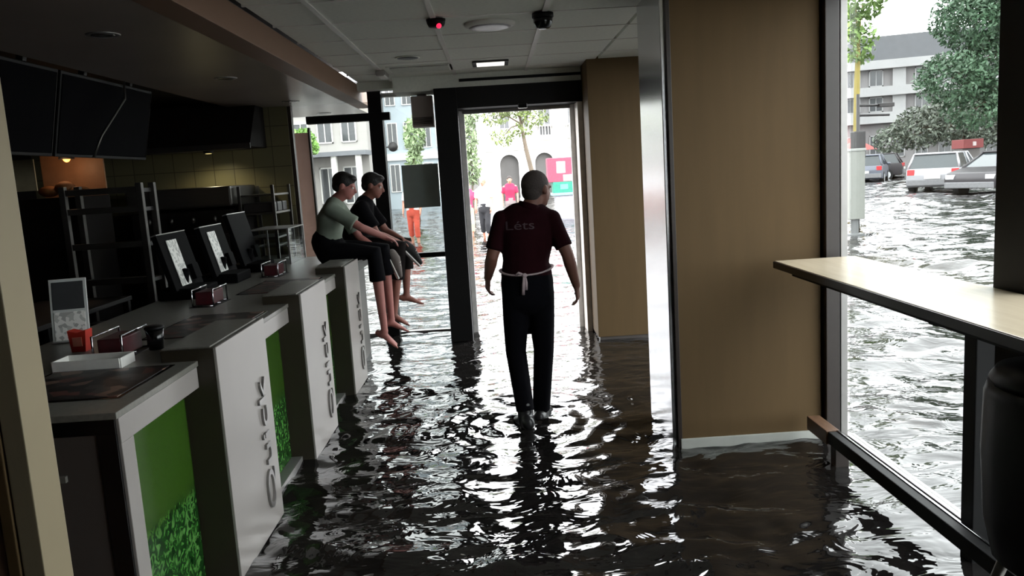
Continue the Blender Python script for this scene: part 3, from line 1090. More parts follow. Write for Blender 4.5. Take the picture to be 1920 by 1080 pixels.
# ================================================================== WINDOW BAR, FOOT RAIL, STOOL
m_top = M('pale_oak_laminate', (206, 192, 168), 0.22, var=0.06, scale=5, stretch=(8, 0.6, 1))
t = thing('bar_table', 'pale laminate bar table running along the shop window', 'table', (1.67, 2.3, FZ))
box('table_top', (1.462, -0.6, 1.025), (1.895, 4.20, 1.05), m_top, t, 0.004)
box('edge_band', (1.455, -0.6, 1.012), (1.462, 4.20, 1.047), m_darkbrown, t, 0.002)
box('under_frame', (1.50, -0.5, 0.985), (1.86, 4.05, 1.025), m_black, t, 0.003)
box('leg', (1.745, 2.86, FZ), (1.815, 2.94, 0.985), m_black, t, 0.004)
box('leg', (1.745, 0.5, FZ), (1.815, 0.58, 0.985), m_black, t, 0.004)
box('leg_bracket', (1.60, 2.87, 0.94), (1.745, 2.93, 0.985), m_black, t, 0.003)
t = thing('foot_rail', 'dark foot rail with worn brown end below the window bar', 'rail', (1.70, 2.3, FZ))
m_wood = M('worn_brown_wood', (92, 66, 46), 0.5, var=0.2, scale=8, stretch=(8, 1, 8))
box('rail_bar', (1.655, -0.6, 0.10), (1.70, 3.98, 0.165), m_black, t, 0.004)
box('rail_cap', (1.70, -0.6, 0.155), (1.712, 3.98, 0.17), m_chrome, t, 0.002)
box('wood_end', (1.645, 3.98, 0.095), (1.715, 4.24, 0.17), m_wood, t, 0.004)
for y in (3.90, 1.6, 0.0):
    box('support', (1.66, y, FZ), (1.73, y + 0.06, 0.10), m_darkbrown, t, 0.003)


def stool(c, label):
    t = thing('bar_stool', label, 'stool', c, 0)
    x, y, z = c
    bm = bmesh.new()
    # upholstered tub: curved shell with seat
    n = 18
    rings = []
    for zz, r in ((0.30, 0.13), (0.34, 0.18), (0.46, 0.205), (0.66, 0.215), (0.84, 0.21), (0.87, 0.20)):
        rings.append([bm.verts.new((x + r * math.cos(2 * math.pi * k / n), y + r * 1.05 * math.sin(2 * math.pi * k / n), z + 0.08 + zz)) for k in range(n)])
    for a, b in zip(rings[:-1], rings[1:]):
        for k in range(n):
            bm.faces.new((a[k], a[(k + 1) % n], b[(k + 1) % n], b[k]))
    bm.faces.new(rings[0][::-1])
    bm.faces.new(rings[-1])
    obj('seat_tub', bm, M('black_vinyl', (16, 15, 18), 0.5, bump=0.05), t, True)
    bm = bmesh.new()
    lathe(bm, [(0.19, 0.0), (0.20, 0.02), (0.18, 0.05), (0.10, 0.06)], (x, y, z + 0.95), 24)
    obj('seat_pad', bm, M('black_vinyl', (16, 15, 18), 0.5), t, True)
    for sx in (-1, 1):
        for sy in (-1, 1):
            tube('leg', [(x + sx * 0.10, y + sy * 0.10, z + 0.40), (x + sx * 0.19, y + sy * 0.19, z + 0.001)], [0.018, 0.011], m_steel, t, 10)
    tube('foot_ring', [(x + 0.165 * math.cos(a * math.pi / 8), y + 0.165 * math.sin(a * math.pi / 8), z + 0.16) for a in range(17)], 0.008, m_steel, t, 8)
    return t


stool((1.60, 2.18, FZ), 'black upholstered tub stool under the window bar')

# ================================================================== PEOPLE
def skinmat(name, c):
    return M(name, c, 0.55, var=0.08, scale=12)


m_eye = M('eye_white', (225, 222, 215), 0.3, var=0.02)


def unit(v):
    return V(v).normalized()


def head_parts(bm, c, face, upv, s=1.0):
    """skull, jaw, nose, ears, brow, lips; c = head centre, face = facing direction"""
    f = unit(face)
    u_ = V(upv)
    u_ = (u_ - f * u_.dot(f)).normalized()
    r = f.cross(u_)
    rot = Matrix((r, f, u_)).transposed()
    c = V(c)
    ell(bm, c + u_ * 0.022 * s - f * 0.012 * s, (0.076 * s, 0.096 * s, 0.088 * s), rot)      # skull
    ell(bm, c - u_ * 0.035 * s + f * 0.028 * s, (0.060 * s, 0.066 * s, 0.078 * s), rot)      # face
    ell(bm, c - u_ * 0.088 * s + f * 0.058 * s, (0.032 * s, 0.030 * s, 0.024 * s), rot, 12)  # chin
    tb(bm, [c + u_ * 0.008 * s + f * 0.088 * s, c - u_ * 0.030 * s + f * 0.108 * s], [0.009 * s, 0.015 * s], 8)   # nose
    tb(bm, [c + u_ * 0.014 * s + f * 0.076 * s - r * 0.045 * s, c + u_ * 0.018 * s + f * 0.084 * s, c + u_ * 0.014 * s + f * 0.076 * s + r * 0.045 * s], [0.010 * s] * 3, 8)  # brow
    tb(bm, [c - u_ * 0.060 * s + f * 0.084 * s - r * 0.022 * s, c - u_ * 0.060 * s + f * 0.093 * s, c - u_ * 0.060 * s + f * 0.084 * s + r * 0.022 * s], [0.007 * s, 0.010 * s, 0.007 * s], 8)  # lips
    for k in (-1, 1):
        ell(bm, c + r * (0.078 * k * s) - f * 0.004 * s - u_ * 0.008 * s, (0.012 * s, 0.020 * s, 0.031 * s), rot, 10)   # ears
    return rot, f, u_, r


def eyes(parent, c, f, u_, r, s):
    for k in (-1, 1):
        bm = bmesh.new()
        ell(bm, V(c) + r * (0.029 * k * s) + f * 0.078 * s - u_ * 0.001 * s, (0.012 * s,) * 3, None, 10)
        obj('eye', bm, m_eye, parent, True)


def hand(bm, wrist, direction, palm_n, side, s=1.0, curl=0.35):
    """palm and five bent fingers. direction: wrist to knuckles; palm_n: out of the palm; side: towards the thumb"""
    d = unit(direction)
    n = V(palm_n)
    n = (n - d * n.dot(d)).normalized()
    w = V(side)
    w = (w - d * w.dot(d) - n * w.dot(n)).normalized()
    p0 = V(wrist)
    tb(bm, [p0 - d * 0.015 * s, p0 + d * 0.03 * s, p0 + d * 0.075 * s], [(0.024 * s, 0.018 * s), (0.036 * s, 0.016 * s), (0.040 * s, 0.014 * s)], 12, side=w)
    for k, (off, ln) in enumerate(((0.030, 0.068), (0.010, 0.078), (-0.011, 0.072), (-0.030, 0.056))):
        a = p0 + d * 0.072 * s + w * off * s
        pts = [a]
        ang = 0.0
        cur = a
        for j in range(3):
            ang += curl * (0.7 if j == 0 else 1.0)
            dr = d * math.cos(ang) + n * math.sin(ang)
            cur = cur + dr * (ln * s * (0.45, 0.32, 0.23)[j])
            pts.append(cur)
        tb(bm, pts, [0.0095 * s, 0.009 * s, 0.008 * s, 0.0068 * s], 8)
    a = p0 + d * 0.022 * s + w * 0.028 * s
    b = a + (d * 0.6 + w * 0.75 + n * 0.35).normalized() * 0.036 * s
    c = b + (d * 0.95 + w * 0.15 + n * 0.4).normalized() * 0.032 * s
    tb(bm, [a, b, c], [0.0125 * s, 0.010 * s, 0.008 * s], 8)


def foot(bm, ankle, toe_dir, s=1.0, down=0.065):
    d = unit(toe_dir)
    a = V(ankle)
    u_ = V((0, 0, 1)) - d * d.z
    u_.normalize()
    side = d.cross(u_)
    heel = a - d * 0.045 * s - u_ * down * 0.75 * s
    tb(bm, [a, a - u_ * down * 0.5 * s, heel + d * 0.03 * s], [0.034 * s, 0.036 * s, 0.032 * s], 10)
    tb(bm, [heel, heel + d * 0.07 * s + u_ * 0.012 * s, heel + d * 0.14 * s, heel + d * 0.19 * s - u_ * 0.006 * s],
       [(0.030 * s, 0.028 * s), (0.034 * s, 0.032 * s), (0.042 * s, 0.022 * s), (0.040 * s, 0.014 * s)], 12, side=side)
    for k in range(5):
        t0 = heel + d * (0.20 - 0.008 * k) * s + side * ((0.028 - 0.0145 * k) * s) - u_ * 0.008 * s
        tb(bm, [t0 - d * 0.02 * s, t0 + d * (0.026 - 0.003 * k) * s], [0.010 * s if k else 0.013 * s, 0.007 * s if k else 0.010 * s], 8)


def torso(bm, pel, wai, che, sho, side, inflate=0.0, w=(0.150, 0.132, 0.160, 0.150), dp=(0.105, 0.095, 0.112, 0.075)):
    f = inflate
    pts = [V(pel), V(wai), V(che), V(sho)]
    tb(bm, pts, [(w[i] + f, dp[i] + f) for i in range(4)], 20, side=side)


# ---------------------------------------------------------------- man walking out, seen from behind
def build_man():
    t = thing('person', 'person in dark maroon polo and apron wading towards the open doorway', 'person', (0.17, 5.0, FZ))
    m_skin = skinmat('skin_tan', (118, 78, 66))
    pel, wai, che, sho = (0.168, 4.96, 0.90), (0.168, 4.955, 1.03), (0.185, 4.96, 1.21), (0.195, 4.965, 1.335)
    LS, LE, LW = V((0.035, 4.96, 1.315)), V((-0.042, 4.93, 1.085)), V((-0.076, 5.06, 0.945))
    RS, RE, RW = V((0.342, 4.96, 1.300)), V((0.424, 4.90, 1.080)), V((0.474, 4.95, 0.875))
    LH, LK, LA = V((0.092, 4.96, 0.85)), V((0.072, 4.985, 0.47)), V((0.108, 4.90, 0.105))
    RH, RK, RA = V((0.248, 4.96, 0.85)), V((0.252, 5.03, 0.46)), V((0.218, 5.11, 0.045))
    hc = V((0.262, 4.985, 1.490))
    face = V((0.72, 0.69, -0.06))
    bm = bmesh.new()
    torso(bm, pel, wai, che, sho, (1, 0, 0), -0.012)
    tb(bm, [LS + V((0.03, 0, 0)), (0.195, 4.96, 1.345), RS - V((0.03, 0, 0))], [0.05, 0.062, 0.05], 12)
    tb(bm, [(0.20, 4.955, 1.33), (0.222, 4.962, 1.395), (0.25, 4.975, 1.44)], [0.066, 0.056, 0.056], 14)
    rot, f, u_, r = head_parts(bm, hc, face, (0.06, 0.02, 1), 1.0)
    for S_, E_, W_ in ((LS, LE, LW), (RS, RE, RW)):
        tb(bm, [S_, S_.lerp(E_, 0.5), E_, E_.lerp(W_, 0.3), W_], [0.052, 0.046, 0.039, 0.040, 0.026], 14)
    hand(bm, LW, (-0.10, 0.25, -1), (0.9, 0.2, 0.1), (0.1, 1, 0.2), 1.0, 0.55)
    hand(bm, RW, (0.10, 0.12, -1), (-0.9, 0.2, 0), (-0.1, 1, 0.1), 1.0, 0.5)
    for H_, K_, A_ in ((LH, LK, LA), (RH, RK, RA)):
        tb(bm, [H_, H_.lerp(K_, 0.5), K_, K_.lerp(A_, 0.35), A_], [0.074, 0.064, 0.048, 0.048, 0.032], 14)
    body = fused('body', bm, m_skin, t, 0.0075, 3)
    eyes(t, hc, f, u_, r, 1.0)
    # thin cropped grey hair round back and sides
    bm = bmesh.new()
    ell(bm, hc + u_ * 0.026 - f * 0.020, (0.0795, 0.094, 0.089), rot, 24)
    ell(bm, hc - u_ * 0.02 - f * 0.050, (0.068, 0.055, 0.062), rot, 16)
    hair = fused('hair', bm, M('cropped_grey_hair', (62, 54, 52), 0.8, var=0.2, scale=90, bump=0.3), t, 0.009, 2)
    # polo
    m_polo = M('maroon_polo_cotton', (34, 8, 14), 0.95, spec=0.1, var=0.12, scale=30, bump=0.1)
    bm = bmesh.new()
    torso(bm, (0.168, 4.96, 0.965), (0.168, 4.955, 1.05), che, (0.195, 4.965, 1.33), (1, 0, 0), 0.012)
    tb(bm, [LS + V((0.045, 0, 0.005)), (0.195, 4.96, 1.345), RS - V((0.045, 0, -0.005))], [0.062, 0.068, 0.062], 14)
    tb(bm, [(0.20, 4.955, 1.345), (0.214, 4.958, 1.385)], [0.076, 0.070], 16, cap=False)
    for S_, E_ in ((LS, LE), (RS, RE)):
        tb(bm, [S_, S_.lerp(E_, 0.45), S_.lerp(E_, 0.80)], [0.058, 0.055, 0.056], 16, cap=False)
        ell(bm, S_, (0.060, 0.060, 0.058), None, 14)
    shirt = fused('polo_shirt', bm, m_polo, t, 0.009, 3)
    bm = bmesh.new()
    tb(bm, [(0.204, 4.957, 1.365), (0.217, 4.960, 1.402)], [0.078, 0.071], 18, cap=False)
    fused('collar', bm, m_polo, shirt, 0.008, 1, False)
    shirt.children[0].data.transform(Matrix.Translation(-V(t.location)))
    # pale lettering printed across the shoulders, laid onto the cloth
    dg = bpy.context.evaluated_depsgraph_get()
    bvh = BVHTree.FromPolygons([v.co + t.location for v in shirt.data.vertices], [p.vertices[:] for p in shirt.data.polygons])
    tm = text_mesh('Léts', 0.075, 0.0)
    bmt = bmesh.new()
    bmt.from_mesh(tm)
    bmesh.ops.triangulate(bmt, faces=bmt.faces[:])
    bmesh.ops.subdivide_edges(bmt, edges=bmt.edges[:], cuts=1)
    w = max(v.co.x for v in bmt.verts) - min(v.co.x for v in bmt.verts)
    for v in bmt.verts:
        x, z = 0.140 + v.co.x * 0.172 / w, 1.275 + v.co.y
        hit = bvh.ray_cast(V((x, 4.5, z)), V((0, 1, 0)))
        yy = hit[0].y - 0.003 if hit[0] else 4.85
        v.co = V((x, yy, z))
    lt = obj('back_print', bmt, M('faded_pale_print', (74, 58, 64), 0.8), shirt)
    # trousers
    m_tr = M('black_work_trousers', (9, 9, 14), 0.95, spec=0.1, var=0.15, scale=20, bump=0.1)
    bm = bmesh.new()
    tb(bm, [(0.168, 4.962, 1.02), (0.168, 4.962, 0.92), (0.169, 4.962, 0.83)], [(0.150, 0.112), (0.166, 0.124), (0.164, 0.124)], 20, side=(1, 0, 0))
    for H_, K_, A_ in ((LH, LK, LA), (RH, RK, RA)):
        tb(bm, [H_, H_.lerp(K_, 0.5), K_, K_.lerp(A_, 0.5), A_ + V((0, 0, -0.005))], [0.088, 0.080, 0.066, 0.062, 0.058], 16, cap=False)
    fused('trousers', bm, m_tr, t, 0.010, 3)
    # black shoes
    for A_, dr in ((LA, V((-0.22, 1, -0.1))), (RA, V((0.28, 1, 0.0)))):
        d = unit(dr)
        sd = d.cross(V((0, 0, 1)))
        bm = bmesh.new()
        h = A_ - d * 0.06
        h.z = 0.040 if A_ is LA else FZ + 0.055
        tb(bm, [h, h + d * 0.10 + V((0, 0, 0.005)), h + d * 0.19 - V((0, 0, 0.012)), h + d * 0.235 - V((0, 0, 0.016))], [(0.042, 0.048), (0.044, 0.046), (0.050, 0.032), (0.044, 0.026)], 14, side=sd)
        tb(bm, [A_ + V((0, 0, 0.04)), A_ - V((0, 0, 0.07))], [0.050, 0.052], 14)
        fused('shoe', bm, M('wet_black_shoe', (34, 34, 36), 0.3, var=0.1), t, 0.010, 2)
    # apron band, knot and hanging ties at the back, apron bib sides
    m_ap = M('pale_apron_tape', (176, 158, 162), 0.8, var=0.06)
    ap = None
    ring = []
    for k in range(33):
        a = 2 * math.pi * k / 32
        dz = -0.028 * (0.5 - 0.5 * math.cos(a - math.pi * 0.95)) if False else 0.0
        z = 1.005 - 0.030 * max(0.0, -math.sin(a)) - 0.006 * math.cos(a) * -1
        ring.append((0.168 + 0.163 * math.cos(a), 4.958 + 0.126 * math.sin(a), z))
    tube('apron_band', ring, [(0.006, 0.011)] * 33, m_ap, t, 8, side=(0, 0, 1))
    bm = bmesh.new()
    ell(bm, (0.150, 4.826, 0.975), (0.018, 0.012, 0.014), None, 10)
    obj('apron_knot', bm, m_ap, t, True)
    tube('apron_tie', [(0.150, 4.822, 0.972), (0.140, 4.815, 0.92), (0.136, 4.825, 0.855)], [(0.009, 0.003)] * 3, m_ap, t, 8, side=(1, 0, 0))
    tube('apron_tie', [(0.152, 4.822, 0.972), (0.158, 4.815, 0.93), (0.156, 4.822, 0.885)], [(0.008, 0.003)] * 3, m_ap, t, 8, side=(1, 0, 0))
    tube('apron_tie', [(0.150, 4.826, 0.975), (0.115, 4.825, 0.992), (0.095, 4.838, 0.975)], [(0.003, 0.008)] * 3, m_ap, t, 8, side=(0, 1, 0))
    # apron hanging in front
    bm = bmesh.new()
    n = 10
    rows = []
    for j in range(6):
        z = 1.0 - 0.09 * j
        rr = []
        for k in range(n + 1):
            a = math.pi * (0.2 + 0.6 * k / n)
            rr.append(bm.verts.new((0.168 + (0.176 + 0.004 * j) * math.cos(a), 4.962 + (0.138 + 0.004 * j) * math.sin(a), z)))
        rows.append(rr)
    for a, b in zip(rows[:-1], rows[1:]):
        for k in range(n):
            bm.faces.new((a[k], a[k + 1], b[k + 1], b[k]))
    ap = obj('apron', bm, M('dark_apron_cloth', (40, 36, 44), 0.85), t, True)
    ap.modifiers.new('thick', 'SOLIDIFY').thickness = 0.004
    return t


build_man()


# ---------------------------------------------------------------- two youths sitting on the counter end
def build_sitter(loc, label, J, skin, shirt_c, shirt_name, short_c, short_name, hair_c, print_c=None, sc=0.95):
    t = thing('person', label, 'person', loc)
    g = lambda k: V(J[k])
    bm = bmesh.new()
    side = (0, 1, 0)
    torso(bm, J['pel'], J['wai'], J['che'], J['sho'], side, -0.020, (0.120, 0.116, 0.142, 0.130), (0.082, 0.082, 0.098, 0.066))
    tb(bm, [g('sho') + V((-0.02, 0, 0.0)), g('neck'), g('hc') - V((0, 0, 0.06))], [0.060, 0.050, 0.050], 14)
    rot, f, u_, r = head_parts(bm, J['hc'], J['face'], J['up'], sc)
    for s in ('N', 'F'):
        S_, E_, W_ = g('S' + s), g('E' + s), g('W' + s)
        tb(bm, [S_, S_.lerp(E_, 0.5), E_, E_.lerp(W_, 0.35), W_], [0.046, 0.040, 0.034, 0.034, 0.023], 12)
        hand(bm, W_, J['hd' + s], (0.1, 0, -1), (0, -1 if s == 'F' else 1, 0.2), 0.92, 0.4)
        H_, K_, A_ = g('H' + s), g('K' + s), g('A' + s)
        tb(bm, [H_, H_.lerp(K_, 0.5), K_, K_.lerp(A_, 0.35), A_], [0.064, 0.060, 0.047, 0.047, 0.029], 12)
        foot(bm, A_, J['td' + s], 0.95)
    fused('body', bm, skin, t, 0.0085, 3)
    eyes(t, J['hc'], f, u_, r, sc)
    bm = bmesh.new()
    c = g('hc')
    ell(bm, c + u_ * 0.034 * sc - f * 0.020 * sc, (0.084 * sc, 0.100 * sc, 0.088 * sc), rot, 24)
    ell(bm, c - u_ * 0.012 * sc - f * 0.058 * sc, (0.072 * sc, 0.052 * sc, 0.060 * sc), rot, 16)
    ell(bm, c + u_ * 0.078 * sc + f * 0.045 * sc, (0.06 * sc, 0.05 * sc, 0.032 * sc), rot, 16)
    fused('hair', bm, M('short_black_hair', (16, 13, 12), 0.6, var=0.3, scale=80, bump=0.4), t, 0.009, 2)
    m_sh = M(shirt_name, shirt_c, 0.9, spec=0.1, var=0.15, scale=8, bump=0.1)
    bm = bmesh.new()
    torso(bm, J['pel'], J['wai'], J['che'], J['sho'], side, 0.014, (0.138, 0.122, 0.144, 0.128), (0.105, 0.092, 0.102, 0.066))
    tb(bm, [g('SN'), g('sho'), g('SF')], [0.058, 0.066, 0.058], 14)
    for s in ('N', 'F'):
        tb(bm, [g('S' + s), g('S' + s).lerp(g('E' + s), 0.40), g('S' + s).lerp(g('E' + s), 0.78)], [0.062, 0.060, 0.066], 14, cap=False)
        ell(bm, g('S' + s), (0.063, 0.063, 0.061), None, 14)
    sh = fused('tshirt', bm, m_sh, t, 0.010, 4)
    m_so = M(short_name, short_c, 0.9, spec=0.1, var=0.15, scale=15, bump=0.1)
    bm = bmesh.new()
    tb(bm, [g('pel') + V((-0.02, 0, 0.06)), g('pel') - V((-0.02, 0, 0.03))], [(0.156, 0.130), (0.160, 0.134)], 18, side=side)
    for s in ('N', 'F'):
        H_, K_, A_ = g('H' + s), g('K' + s), g('A' + s)
        tb(bm, [H_, H_.lerp(K_, 0.5), K_, K_.lerp(A_, J['hem'])], [0.088, 0.082, 0.072, 0.070], 16, cap=False)
    fused('shorts', bm, m_so, t, 0.010, 3)
    return t


ZS = ZT
b1 = dict(pel=(-1.42, 6.78, ZS + 0.115), wai=(-1.415, 6.78, 1.17), che=(-1.385, 6.78, 1.31), sho=(-1.345, 6.78, 1.415),
          neck=(-1.31, 6.77, 1.475), hc=(-1.245, 6.76, 1.573), face=(0.96, -0.06, -0.30), up=(0.3, 0, 1),
          SN=(-1.345, 6.62, 1.385), SF=(-1.335, 6.93, 1.385), EN=(-1.11, 6.60, 1.225), EF=(-1.19, 6.95, 1.12),
          WN=(-0.93, 6.68, 1.125), WF=(-1.02, 6.92, 0.99), hdN=(1, 0.15, -0.45), hdF=(0.9, -0.1, -0.6),
          HN=(-1.40, 6.69, ZS + 0.095), HF=(-1.40, 6.87, ZS + 0.095), KN=(-1.035, 6.67, ZS + 0.07), KF=(-0.985, 6.88, ZS + 0.07),
          AN=(-1.00, 6.66, 0.34), AF=(-0.965, 6.88, 0.40), tdN=(0.75, -0.2, -0.5), tdF=(0.85, 0.1, -0.35), hem=0.36)
build_sitter((-1.42, 6.78, ZS), 'person in grey green tshirt sitting on the counter, leaning forward', b1, skinmat('skin_light', (172, 112, 104)),
             (128, 138, 126), 'grey_green_cotton', (10, 10, 14), 'black_shorts_cloth', (16, 13, 12))
b2 = dict(pel=(-1.26, 7.22, ZS + 0.115), wai=(-1.245, 7.22, 1.16), che=(-1.205, 7.22, 1.30), sho=(-1.165, 7.22, 1.405),
          neck=(-1.135, 7.21, 1.46), hc=(-1.075, 7.20, 1.560), face=(0.97, -0.12, -0.28), up=(0.3, 0, 1),
          SN=(-1.17, 7.06, 1.375), SF=(-1.16, 7.37, 1.375), EN=(-1.05, 7.02, 1.14), EF=(-1.02, 7.38, 1.14),
          WN=(-0.89, 7.12, 1.055), WF=(-0.87, 7.30, 1.06), hdN=(1, 0.3, -0.4), hdF=(1, -0.3, -0.4),
          HN=(-1.24, 7.13, ZS + 0.095), HF=(-1.24, 7.31, ZS + 0.095), KN=(-0.875, 7.11, ZS + 0.08), KF=(-0.84, 7.32, ZS + 0.08),
          AN=(-0.965, 7.10, 0.42), AF=(-0.87, 7.33, 0.55), tdN=(0.9, -0.1, -0.4), tdF=(0.95, 0.1, -0.3), hem=0.5)
build_sitter((-1.26, 7.22, ZS), 'person in black tshirt sitting on the counter beside the glass', b2, skinmat('skin_olive', (140, 92, 80)),
             (12, 11, 14), 'black_cotton', (26, 22, 22), 'charcoal_shorts_cloth', (16, 13, 12))


# pair of shoes dangling from the seated youth's hands
def loose_shoe(c, rx, label, mcol):
    t = thing('shoe', label, 'shoe', c)
    mt = Matrix.Translation(c) @ Matrix.Rotation(R(20), 4, 'Z') @ Matrix.Rotation(rx, 4, 'Y')
    bm = bmesh.new()
    tb(bm, [(-0.11, 0, 0), (-0.05, 0, 0.012), (0.03, 0, 0.0), (0.10, 0, -0.012)], [(0.034, 0.044), (0.036, 0.045), (0.042, 0.034), (0.036, 0.022)], 12, side=(0, 1, 0))
    bm.transform(mt)
    fused('upper', bm, mcol, t, 0.009, 2)
    bm = bmesh.new()
    tb(bm, [(-0.12, 0, -0.042), (0.0, 0, -0.040), (0.11, 0, -0.038)], [(0.036, 0.012), (0.040, 0.012), (0.036, 0.012)], 12, side=(0, 1, 0))
    bm.transform(mt)
    obj('sole', bm, m_paper, t, True)
    bm = bmesh.new()
    for k in range(3):
        tb(bm, [(-0.01 + 0.022 * k, -0.03, 0.03 - 0.007 * k), (-0.01 + 0.022 * k, 0, 0.044 - 0.009 * k), (-0.01 + 0.022 * k, 0.03, 0.03 - 0.007 * k)], [0.004] * 3, 6)
    bm.transform(mt)
    obj('laces', bm, m_paper, t, True)


loose_shoe((-0.885, 6.90, 0.87), R(70), 'grey shoe dangling from the hands of the leaning youth', M('grey_canvas', (112, 104, 100), 0.8))
loose_shoe((-0.76, 7.17, 0.93), R(50), 'black shoe held beyond the knee, over the bright water', M('black_canvas', (28, 26, 28), 0.8))


# ---------------------------------------------------------------- passers-by wading in the street
def pedestrian(loc, rz, label, top_c, top_n, leg_c, leg_n, h=1.7, skin=(170, 120, 100), hair=(40, 30, 26), bag=None):
    t = thing('person', label, 'person', loc, rz)
    k = h / 1.72
    mt = Matrix.Translation(loc) @ Matrix.Rotation(rz, 4, 'Z') @ Matrix.Diagonal((k, k, k, 1))

    def fin(nm, bm, m, vx, sm):
        bm.transform(mt)
        return fused(nm, bm, m, t, vx, sm)
    pel, wai, che, sho = (0, 0, 0.95), (0, 0, 1.08), (0, 0.01, 1.28), (0, 0, 1.41)
    A = {-1: ((-0.18, 0, 1.38), (-0.23, 0.03, 1.12), (-0.22, 0.12, 0.90)), 1: ((0.18, 0, 1.38), (0.24, -0.05, 1.13), (0.25, 0.02, 0.89))}
    L_ = {-1: ((-0.085, 0, 0.90), (-0.09, 0.07, 0.49), (-0.09, 0.0, 0.08)), 1: ((0.085, 0, 0.90), (0.09, -0.02, 0.49), (0.10, -0.14, 0.12))}
    bm = bmesh.new()
    torso(bm, pel, wai, che, sho, (1, 0, 0), -0.014)
    tb(bm, [(0, 0, 1.38), (0, 0.015, 1.52)], [0.06, 0.052], 12)
    rot, f, u_, r = head_parts(bm, (0, 0.03, 1.60), (0, 1, -0.1), (0, 0, 1), 1.0)
    for s in (-1, 1):
        a, b, c = A[s]
        tb(bm, [a, b, c], [0.046, 0.038, 0.027], 10)
        hand(bm, c, (0, 0.1, -1), (-s, 0, 0), (0, 1, 0), 1.0, 0.4)
        a, b, c = L_[s]
        tb(bm, [a, b, c], [0.075, 0.05, 0.035], 10)
        foot(bm, c, (0, 1, 0))
    fin('body', bm, skinmat('skin_%d' % skin[0], skin), 0.016, 2)
    bm = bmesh.new()
    ell(bm, (0, 0.012, 1.632), (0.086, 0.103, 0.088), None, 16)
    ell(bm, (0, -0.04, 1.58), (0.075, 0.06, 0.07), None, 12)
    fin('hair', bm, M('hair_%d' % hair[0], hair, 0.7), 0.016, 2)
    bm = bmesh.new()
    torso(bm, pel, wai, che, sho, (1, 0, 0), 0.016)
    for s in (-1, 1):
        a, b, c = A[s]
        tb(bm, [a, V(a).lerp(V(b), 0.8)], [0.062, 0.062], 10, cap=False)
    fin('top', bm, M(top_n, top_c, 0.85), 0.018, 3)
    bm = bmesh.new()
    tb(bm, [(0, 0, 1.02), (0, 0, 0.86)], [(0.155, 0.118), (0.165, 0.125)], 16, side=(1, 0, 0))
    for s in (-1, 1):
        a, b, c = L_[s]
        tb(bm, [a, b, V(b).lerp(V(c), 0.55)], [0.09, 0.072, 0.068], 12, cap=False)
    fin('trousers', bm, M(leg_n, leg_c, 0.85), 0.018, 3)
    return t


pedestrian((-0.72, 21.0, -0.12), R(200), 'person in pink top wading outside at the left edge of the doorway', (140, 48, 82), 'pink_cotton', (186, 160, 130), 'sand_trousers', 1.58)
pedestrian((-0.27, 20.0, -0.12), R(160), 'person in white top and black trousers wading outside the doorway', (236, 234, 232), 'white_cotton', (26, 26, 30), 'black_street_trousers', 1.66, hair=(150, 130, 110))
pedestrian((0.46, 24.0, -0.12), R(185), 'person in bright pink top outside, just left of the walking man\'s head', (150, 30, 66), 'bright_pink_cotton', (120, 110, 110), 'grey_street_trousers', 1.62)
pedestrian((-2.05, 20.0, -0.12), R(170), 'person in orange shorts wading outside behind the window board', (196, 196, 194), 'pale_grey_cotton', (160, 62, 44), 'orange_shorts', 1.72)

# ================================================================== THE STREET OUTSIDE
m_bwhite = M('white_render', (226, 224, 218), 0.8, var=0.05, scale=0.8)
m_bgrey = M('grey_render', (142, 140, 138), 0.8, var=0.06, scale=0.8)
m_bpale = M('pale_stone_render', (160, 156, 152), 0.8, var=0.06, scale=0.8)
m_bblue = M('blue_grey_render', (158, 168, 174), 0.8, var=0.06, scale=0.8)
m_slate = M('slate_roof', (112, 114, 118), 0.7, var=0.08, scale=2)
m_pane = M('far_window_glass', (70, 72, 74), 0.15, var=0.1, scale=1)
m_wframe = M('far_window_frame', (206, 204, 200), 0.6, var=0.03)
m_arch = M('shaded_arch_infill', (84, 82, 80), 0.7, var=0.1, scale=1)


def lbox(name, lo, hi, mat, parent, bevel=0):
    return box(name, lo, hi, mat, parent, bevel, world=False)


def win_meshes(w, h):
    bm = bmesh.new()
    t_ = min(0.10, w * 0.08)
    for a, b in (((-w / 2, -0.06, 0), (-w / 2 + t_, 0.05, h)), ((w / 2 - t_, -0.06, 0), (w / 2, 0.05, h)), ((-w / 2, -0.06, 0), (w / 2, 0.05, t_)), ((-w / 2, -0.06, h - t_), (w / 2, 0.05, h)), ((-t_ / 3, -0.05, 0), (t_ / 3, 0.02, h))):
        bx(bm, a, b)
    f = bpy.data.meshes.new('window_frame')
    bm.to_mesh(f)
    bm.free()
    bm = bmesh.new()
    bx(bm, (-w / 2 + t_, -0.02, t_), (w / 2 - t_, 0.0, h - t_))
    p = bpy.data.meshes.new('pane')
    bm.to_mesh(p)
    bm.free()
    return f, p


def windows(parent, xs_, z, w, h, yoff=0.0, frame=None, pane=None):
    f, p = win_meshes(w, h)
    for x in xs_:
        o = link('window', f, frame or m_wframe, parent)
        o.location = (x, yoff, z)
        q = link('pane', p, pane or m_pane, o)


def ang(ax, ay, bx_, by_):
    return math.atan2(by_ - ay, bx_ - ax)


# ---- white arcaded house seen through the doorway
t = thing('white_house', 'white house with arches and bowed balconies beyond the doorway', 'building', (-0.45, 55, -0.1), 0)
